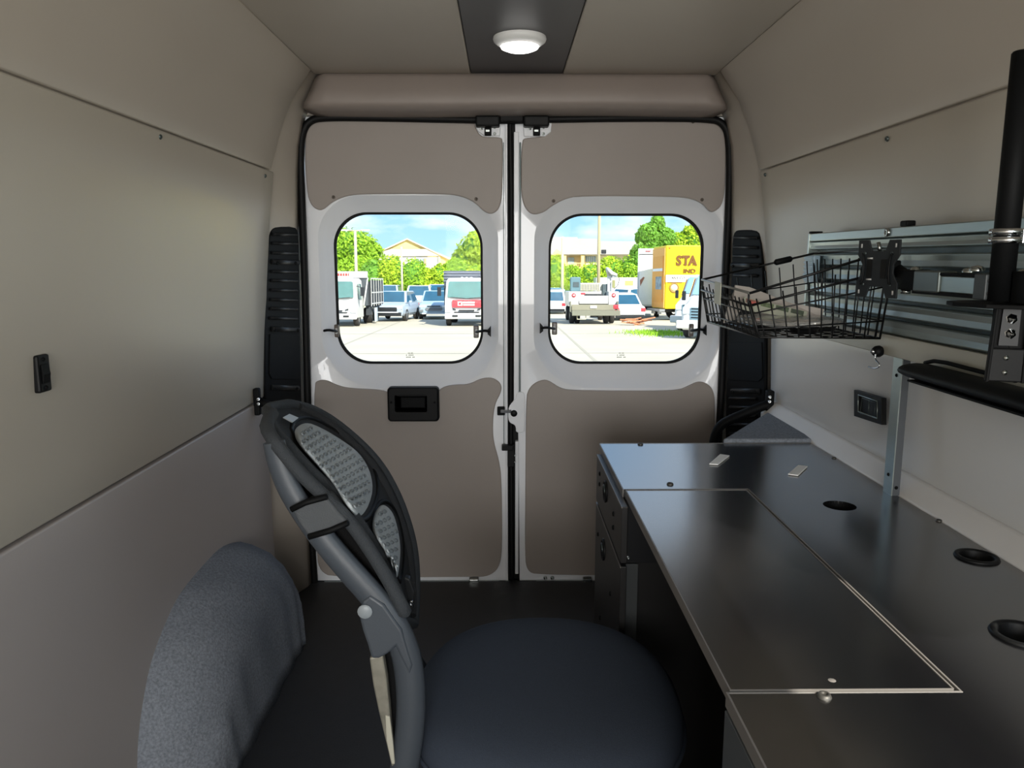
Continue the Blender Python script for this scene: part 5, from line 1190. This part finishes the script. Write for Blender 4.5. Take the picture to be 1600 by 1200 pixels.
# ---- poles
def pole_(u, d, vtop, r, label, head=False, mt='#b5ad98'):
    h = HV(vtop, d); o = othing('light_pole' if head else 'utility_pole', UX(u, d), d, label, 'pole', 'poles in the parking lot')
    LB(MB().tube([Vector((0, 0, 0)), Vector((0, 0, h))], [r, r*.75], 10), 'shaft', mat('pole_'+mt[1:], mt, .8), o)
    if head:
        LB(MB().tube([Vector((-.7, 0, h+.05)), Vector((0, 0, h)), Vector((.7, 0, h+.05))], .05, 6), 'cross_arm', mat('pole_'+mt[1:], mt), o)
        for s_ in (-1, 1): LB(MB().box((s_*.75, 0, h+.05), (.6, .3, .10), bev=.03), 'lamp_head', M_PLATE, o)
    else: LB(MB().lathe([(.0001, h+.02), (r*.8, h), (r*.8, h-.1)], (0, 0, 0), (0, 0, 1), 10), 'cap', M_PLATE, o)
    return o
pole_(556, 56, 361, .13, 'tall concrete lamp pole with a T-shaped head in front of the left tree', True, '#b8ab94')
pole_(627.5, 64, 386, .10, 'slim pale pole in front of the hedge, in the middle of the left window')
pole_(879, 66, 370, .14, 'pale pole at the left side of the right window', mt='#c4bd94')
bp_ = pole_(936, 58, 300, .135, 'tall thick concrete pole rising past the top of the right window', mt='#ada27c')
LB(MB().box((.35, -.1, HV(393, 58)), (.35, .3, .3), bev=.04), 'junction_box', M_TRIM, bp_)

# ---- buildings
M_YB = mat('wall_yellow', '#f1d589', .8, noise=.03); M_RW = mat('roof_white', '#aca79c', .8, noise=.06, nscale=3); M_WW = mat('wall_white', '#f2efe6', .8)
db = 92
def X_(u): return UX(u, db)
hb_ = othing('house', X_(637), db, 'yellow gabled house with a white lower roof behind the hedge', 'building')
ox = X_(637)
def bpt(u, v, y=0): return Vector((X_(u)-ox, y, HV(v, db)))
LB(MB().prism([bpt(577, 401), bpt(637, 374), bpt(708, 405), bpt(708, 470), bpt(577, 470)], (0, 14, 0)), 'gable_wall', M_YB, hb_)
for a, b in (((571, 403), (637, 372.5)), ((637, 372.5), (712, 408))):
    LB(MB().prism([bpt(*a, -.35), bpt(*b, -.35), bpt(b[0], b[1]+1.6, -.35), bpt(a[0], a[1]+1.6, -.35)], (0, 16, 0)), 'roof_slope', M_WW, hb_)
LB(MB().prism([bpt(573, 401.5, -1.6), bpt(612, 389, -.4), bpt(666, 389, -.4), bpt(688, 400, -1.6)], (0, .1, -.06)), 'lower_roof', M_RW, hb_)
LB(MB().bb(bpt(590, 0).x, bpt(688, 0).x, -1.4, 0, -1, HV(401.5, db)), 'lower_wall', M_WW, hb_)
wn_ = LB(MB().bb(bpt(653, 0).x, bpt(664, 0).x, -1.5, -1.38, HV(414, db), HV(404, db)), 'window', mat('window_dark', '#8fa0a8', .2), hb_)
for k in (657, 660.5): LB(MB().bb(bpt(k, 0).x, bpt(k+.6, 0).x, -1.54, -1.5, HV(414, db), HV(404, db)), 'glazing_bar', M_WW, wn_)
LB(MB().bb(bpt(664.5, 0).x, bpt(668, 0).x, -1.5, -1.38, HV(414.5, db), HV(403.5, db)), 'shutter', mat('shutter_tan', '#bfa27a', .7), hb_)
LB(MB().bb(bpt(686, 0).x, bpt(688.5, 0).x, -1.6, -1.36, -1, HV(401, db)), 'downpipe', M_RW, hb_)
ap_ = othing('apartment_block', X_(930), db, 'long cream apartment block with a white roof behind the right window hedge', 'building')
ox = X_(930)
LB(MB().bb(bpt(850, 0).x, bpt(1020, 0).x, 0, 12, -1, HV(397, db)), 'wall', mat('wall_cream', '#efe4bd', .8), ap_)
for u0, u1, vt in ((845, 908, 366.5), (908, 940, 369), (937, 1022, 373)):
    LB(MB().prism([bpt(u0, 397.5, -1.2), bpt(u1+5, 397.5, -1.2), bpt(u1, vt, 5), bpt(u0-3, vt, 5)], (0, .3, -.12)), 'roof_section', M_RW, ap_)
LB(MB().prism([bpt(860, 399, -2.2), bpt(868, 390, -2.2), bpt(880, 398, -2.2)], (0, 1.2, 0)), 'small_gable', M_YB, ap_)
for u0, u1 in ((885, 907),):
    bl_ = LB(MB().bb(bpt(u0, 0).x, bpt(u1, 0).x, -.15, .02, HV(418, db), HV(399, db)), 'balcony_recess', mat('recess_tan', '#cdb98a', .8), ap_)
    LB(MB().bb(bpt(u0+2, 0).x, bpt(u0+12, 0).x, -.25, -.12, HV(413, db), HV(402, db)), 'balcony_door', mat('window_dark', '#8fa0a8'), bl_)
    LB(MB().bb(bpt(u0, 0).x, bpt(u1, 0).x, -1.0, -.9, HV(418.5, db), HV(417, db)), 'balcony_floor', M_YB, bl_)
    for k in range(9): LB(MB().bb(bpt(u0+k*2.6, 0).x, bpt(u0+k*2.6+.5, 0).x, -1.0, -.95, HV(418, db), HV(411, db)), 'baluster', M_YB, bl_)
    LB(MB().bb(bpt(u0, 0).x, bpt(u1, 0).x, -1.02, -.93, HV(411.5, db), HV(410.5, db)), 'balcony_rail', M_YB, bl_)
LB(MB().bb(bpt(907, 0).x, bpt(912, 0).x, -1.0, 0, -1, HV(397, db)), 'pier', M_YB, ap_); LB(MB().bb(bpt(862, 0).x, bpt(884, 0).x, -1.0, 0, -1, HV(399, db)), 'wing_wall', M_YB, ap_)
for u0, u1 in ((915, 931), (949, 962), (981, 990)):
    w3 = LB(MB().bb(bpt(u0, 0).x, bpt(u1, 0).x, -.1, .02, HV(409, db), HV(400, db)), 'window', mat('window_dark', '#8fa0a8'), ap_)
    n_ = int((u1-u0)/3)
    for k in range(1, n_): LB(MB().bb(bpt(u0+k*3, 0).x, bpt(u0+k*3+.5, 0).x, -.15, -.1, HV(409, db), HV(400, db)), 'glazing_bar', M_WW, w3)

# ---- trees
M_LEAF = [mat('leaf_a', '#9cc43a', .7, island=.45, spec=.25), mat('leaf_b', '#b6d03a', .7, island=.45, spec=.25), mat('leaf_c', '#7cb046', .7, island=.45, spec=.25)]
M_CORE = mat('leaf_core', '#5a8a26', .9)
M_BARK = mat('bark', '#7a6a54', .9)
for m_ in M_LEAF:
    nd = m_.node_tree.nodes; b_ = nd['Principled BSDF']; tr = nd.new('ShaderNodeBsdfTranslucent'); tr.inputs[0].default_value = (.45, .62, .06, 1)
    mx_ = nd.new('ShaderNodeMixShader'); mx_.inputs[0].default_value = .35; oo = nd['Material Output']
    m_.node_tree.links.new(b_.outputs[0], mx_.inputs[1]); m_.node_tree.links.new(tr.outputs[0], mx_.inputs[2]); m_.node_tree.links.new(mx_.outputs[0], oo.inputs[0])
def tree(u, d, blobs, label, li=0, n=2600, leaf=.26, name='tree', cat='tree', group='trees behind the parking lot', seed=1):
    "blobs: (u, v, radius_px_u, radius_px_v)"
    o = othing(name, UX(u, d), d, label, cat, group); rnd = random.Random(seed); mb = MB(); core = MB(); x0 = UX(u, d)
    B = [(UX(bu, d)-x0, HV(bv, d), ru/1216*d, rv/1216*d) for bu, bv, ru, rv in blobs]
    tot = sum(b[2]*b[3] for b in B); V = []; Fs = []
    for bx, bz, rx, rz in B:
        k = int(n*rx*rz/tot); ry = (rx+rz)/2
        # lumpy surface
        lumps = [Vector((rnd.gauss(0, 1), rnd.gauss(0, 1), rnd.gauss(0, 1))).normalized() for _ in range(16)]
        for _ in range(k):
            if rnd.random() < .8: l0 = rnd.choice(lumps); dv = (l0+Vector((rnd.gauss(0, .33), rnd.gauss(0, .33), rnd.gauss(0, .33)))).normalized(); s = rnd.uniform(.82, 1.04)*(.88+.16*max(0, dv.dot(l0)))
            else: dv = Vector((rnd.gauss(0, 1), rnd.gauss(0, 1), rnd.gauss(0, 1))).normalized(); s = rnd.uniform(.7, .97)
            c = Vector((bx+dv.x*rx*s, dv.y*ry*s, max(.1, bz+dv.z*rz*s)))
            nn = (dv+Vector((rnd.gauss(0, .5), rnd.gauss(0, .5), rnd.gauss(0, .5)))).normalized(); t = nn.orthogonal().normalized(); t = (Matrix.Rotation(rnd.uniform(0, 6.28), 3, nn) @ t); w_ = nn.cross(t); sz = leaf*rnd.uniform(.6, 1.3)
            i0 = len(V); V += [c-t*sz*.5, c+w_*sz*.28+nn*sz*.08, c+t*sz*.5, c-w_*sz*.28+nn*sz*.08]; Fs.append((i0, i0+1, i0+2, i0+3))
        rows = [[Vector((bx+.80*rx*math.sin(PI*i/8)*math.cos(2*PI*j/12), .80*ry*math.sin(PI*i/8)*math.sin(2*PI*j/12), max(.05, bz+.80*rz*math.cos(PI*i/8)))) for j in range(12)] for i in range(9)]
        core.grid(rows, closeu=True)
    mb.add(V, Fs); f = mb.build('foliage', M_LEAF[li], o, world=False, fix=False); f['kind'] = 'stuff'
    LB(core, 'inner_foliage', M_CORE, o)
    top = max(B, key=lambda b: b[1]); LB(MB().tube([Vector((B[0][0], 0, 0)), Vector((B[0][0]+.1, 0, B[0][1]*.6)), Vector((top[0], 0, top[1]))], [.28, .2, .08], 8), 'trunk', M_BARK, o)
    return o
tree(553, 78, [(553, 385, 36, 30), (530, 390, 20, 28), (580, 396, 20, 18), (555, 420, 45, 26)], 'big round green tree behind the lamp pole', 0, 9000, .34, seed=2)
tree(743, 78, [(745, 388, 30, 26), (730, 405, 24, 20), (760, 380, 24, 26), (740, 428, 40, 24)], 'large bushy green tree above the red-signed truck', 1, 8000, .34, seed=3)
for k, (u, v, ru, rv, li) in enumerate(((585, 430, 22, 24, 2), (612, 424, 24, 27, 1), (645, 428, 24, 25, 0), (665, 436, 18, 18, 1), (690, 430, 20, 18, 1), (712, 426, 22, 22, 0))):
    tree(u, 71, [(u, v, ru, rv), (u-8, v+14, ru, rv*.7), (u+9, v+12, ru, rv*.7)], ['leafy bush behind the silver crossover', 'tall bright bush in front of the yellow house', 'dense green bush right of the slim pole', 'yellow-green bush behind the white pickup', 'bright bush behind the white van roof', 'leafy bush just left of the red-signed truck'][k], li, 3600, .26, 'bush', 'bush', 'bushes along the far edge of the lot', seed=10+k)
for k, (u, v, ru, rv, li) in enumerate(((868, 428, 18, 30, 1), (893, 432, 20, 18, 0), (925, 432, 22, 24, 1), (955, 425, 24, 24, 1), (985, 425, 22, 26, 0), (1000, 410, 16, 30, 2))):
    tree(u, 71, [(u, v, ru, rv), (u-8, v+12, ru, rv*.7), (u+8, v+12, ru, rv*.7)], ['tall bush at the left edge of the right window', 'low bush under the apartment balcony', 'round bush behind the service truck generator', 'bright bush right of the thick concrete pole', 'dense bush left of the white box truck', 'narrow dark green tree rising beside the white box truck'][k], li, 3600, .26, 'bush', 'bush', 'bushes along the far edge of the lot', seed=30+k)
tree(1022, 80, [(1015, 368, 22, 18), (1026, 350, 12, 14), (1035, 372, 20, 16), (1005, 372, 12, 12), (1020, 400, 26, 26)], 'dark green tree with a pointed top above the box trucks', 2, 9000, .34, seed=50)
tree(1062, 82, [(1060, 378, 18, 14), (1080, 372, 18, 20), (1072, 400, 30, 22), (1092, 362, 14, 22)], 'light green tree behind the yellow box truck', 1, 7000, .34, seed=51)
# white building/trailer behind the service truck
tl = othing('trailer', UX(975, 67), 66.6, 'long white trailer behind the service truck crane', 'trailer')
LB(MB().bb(-2.4, 1.6, 0, 2.0, .9, HV(433, 67), bev=.04), 'trailer_body', M_TW, tl); LB(MB().bb(.1, .8, -.03, 0, 1.9, 2.3), 'trailer_emblem', mat('trailer_yellow', '#f2e06a', .6), tl)
for x_ in (-1.4, -.6): wheel(tl, x_, .3, .4, .25)
LB(MB().bb(-2.2, 1.4, .3, 2.0, .6, .9), 'chassis', M_TRIM, tl)
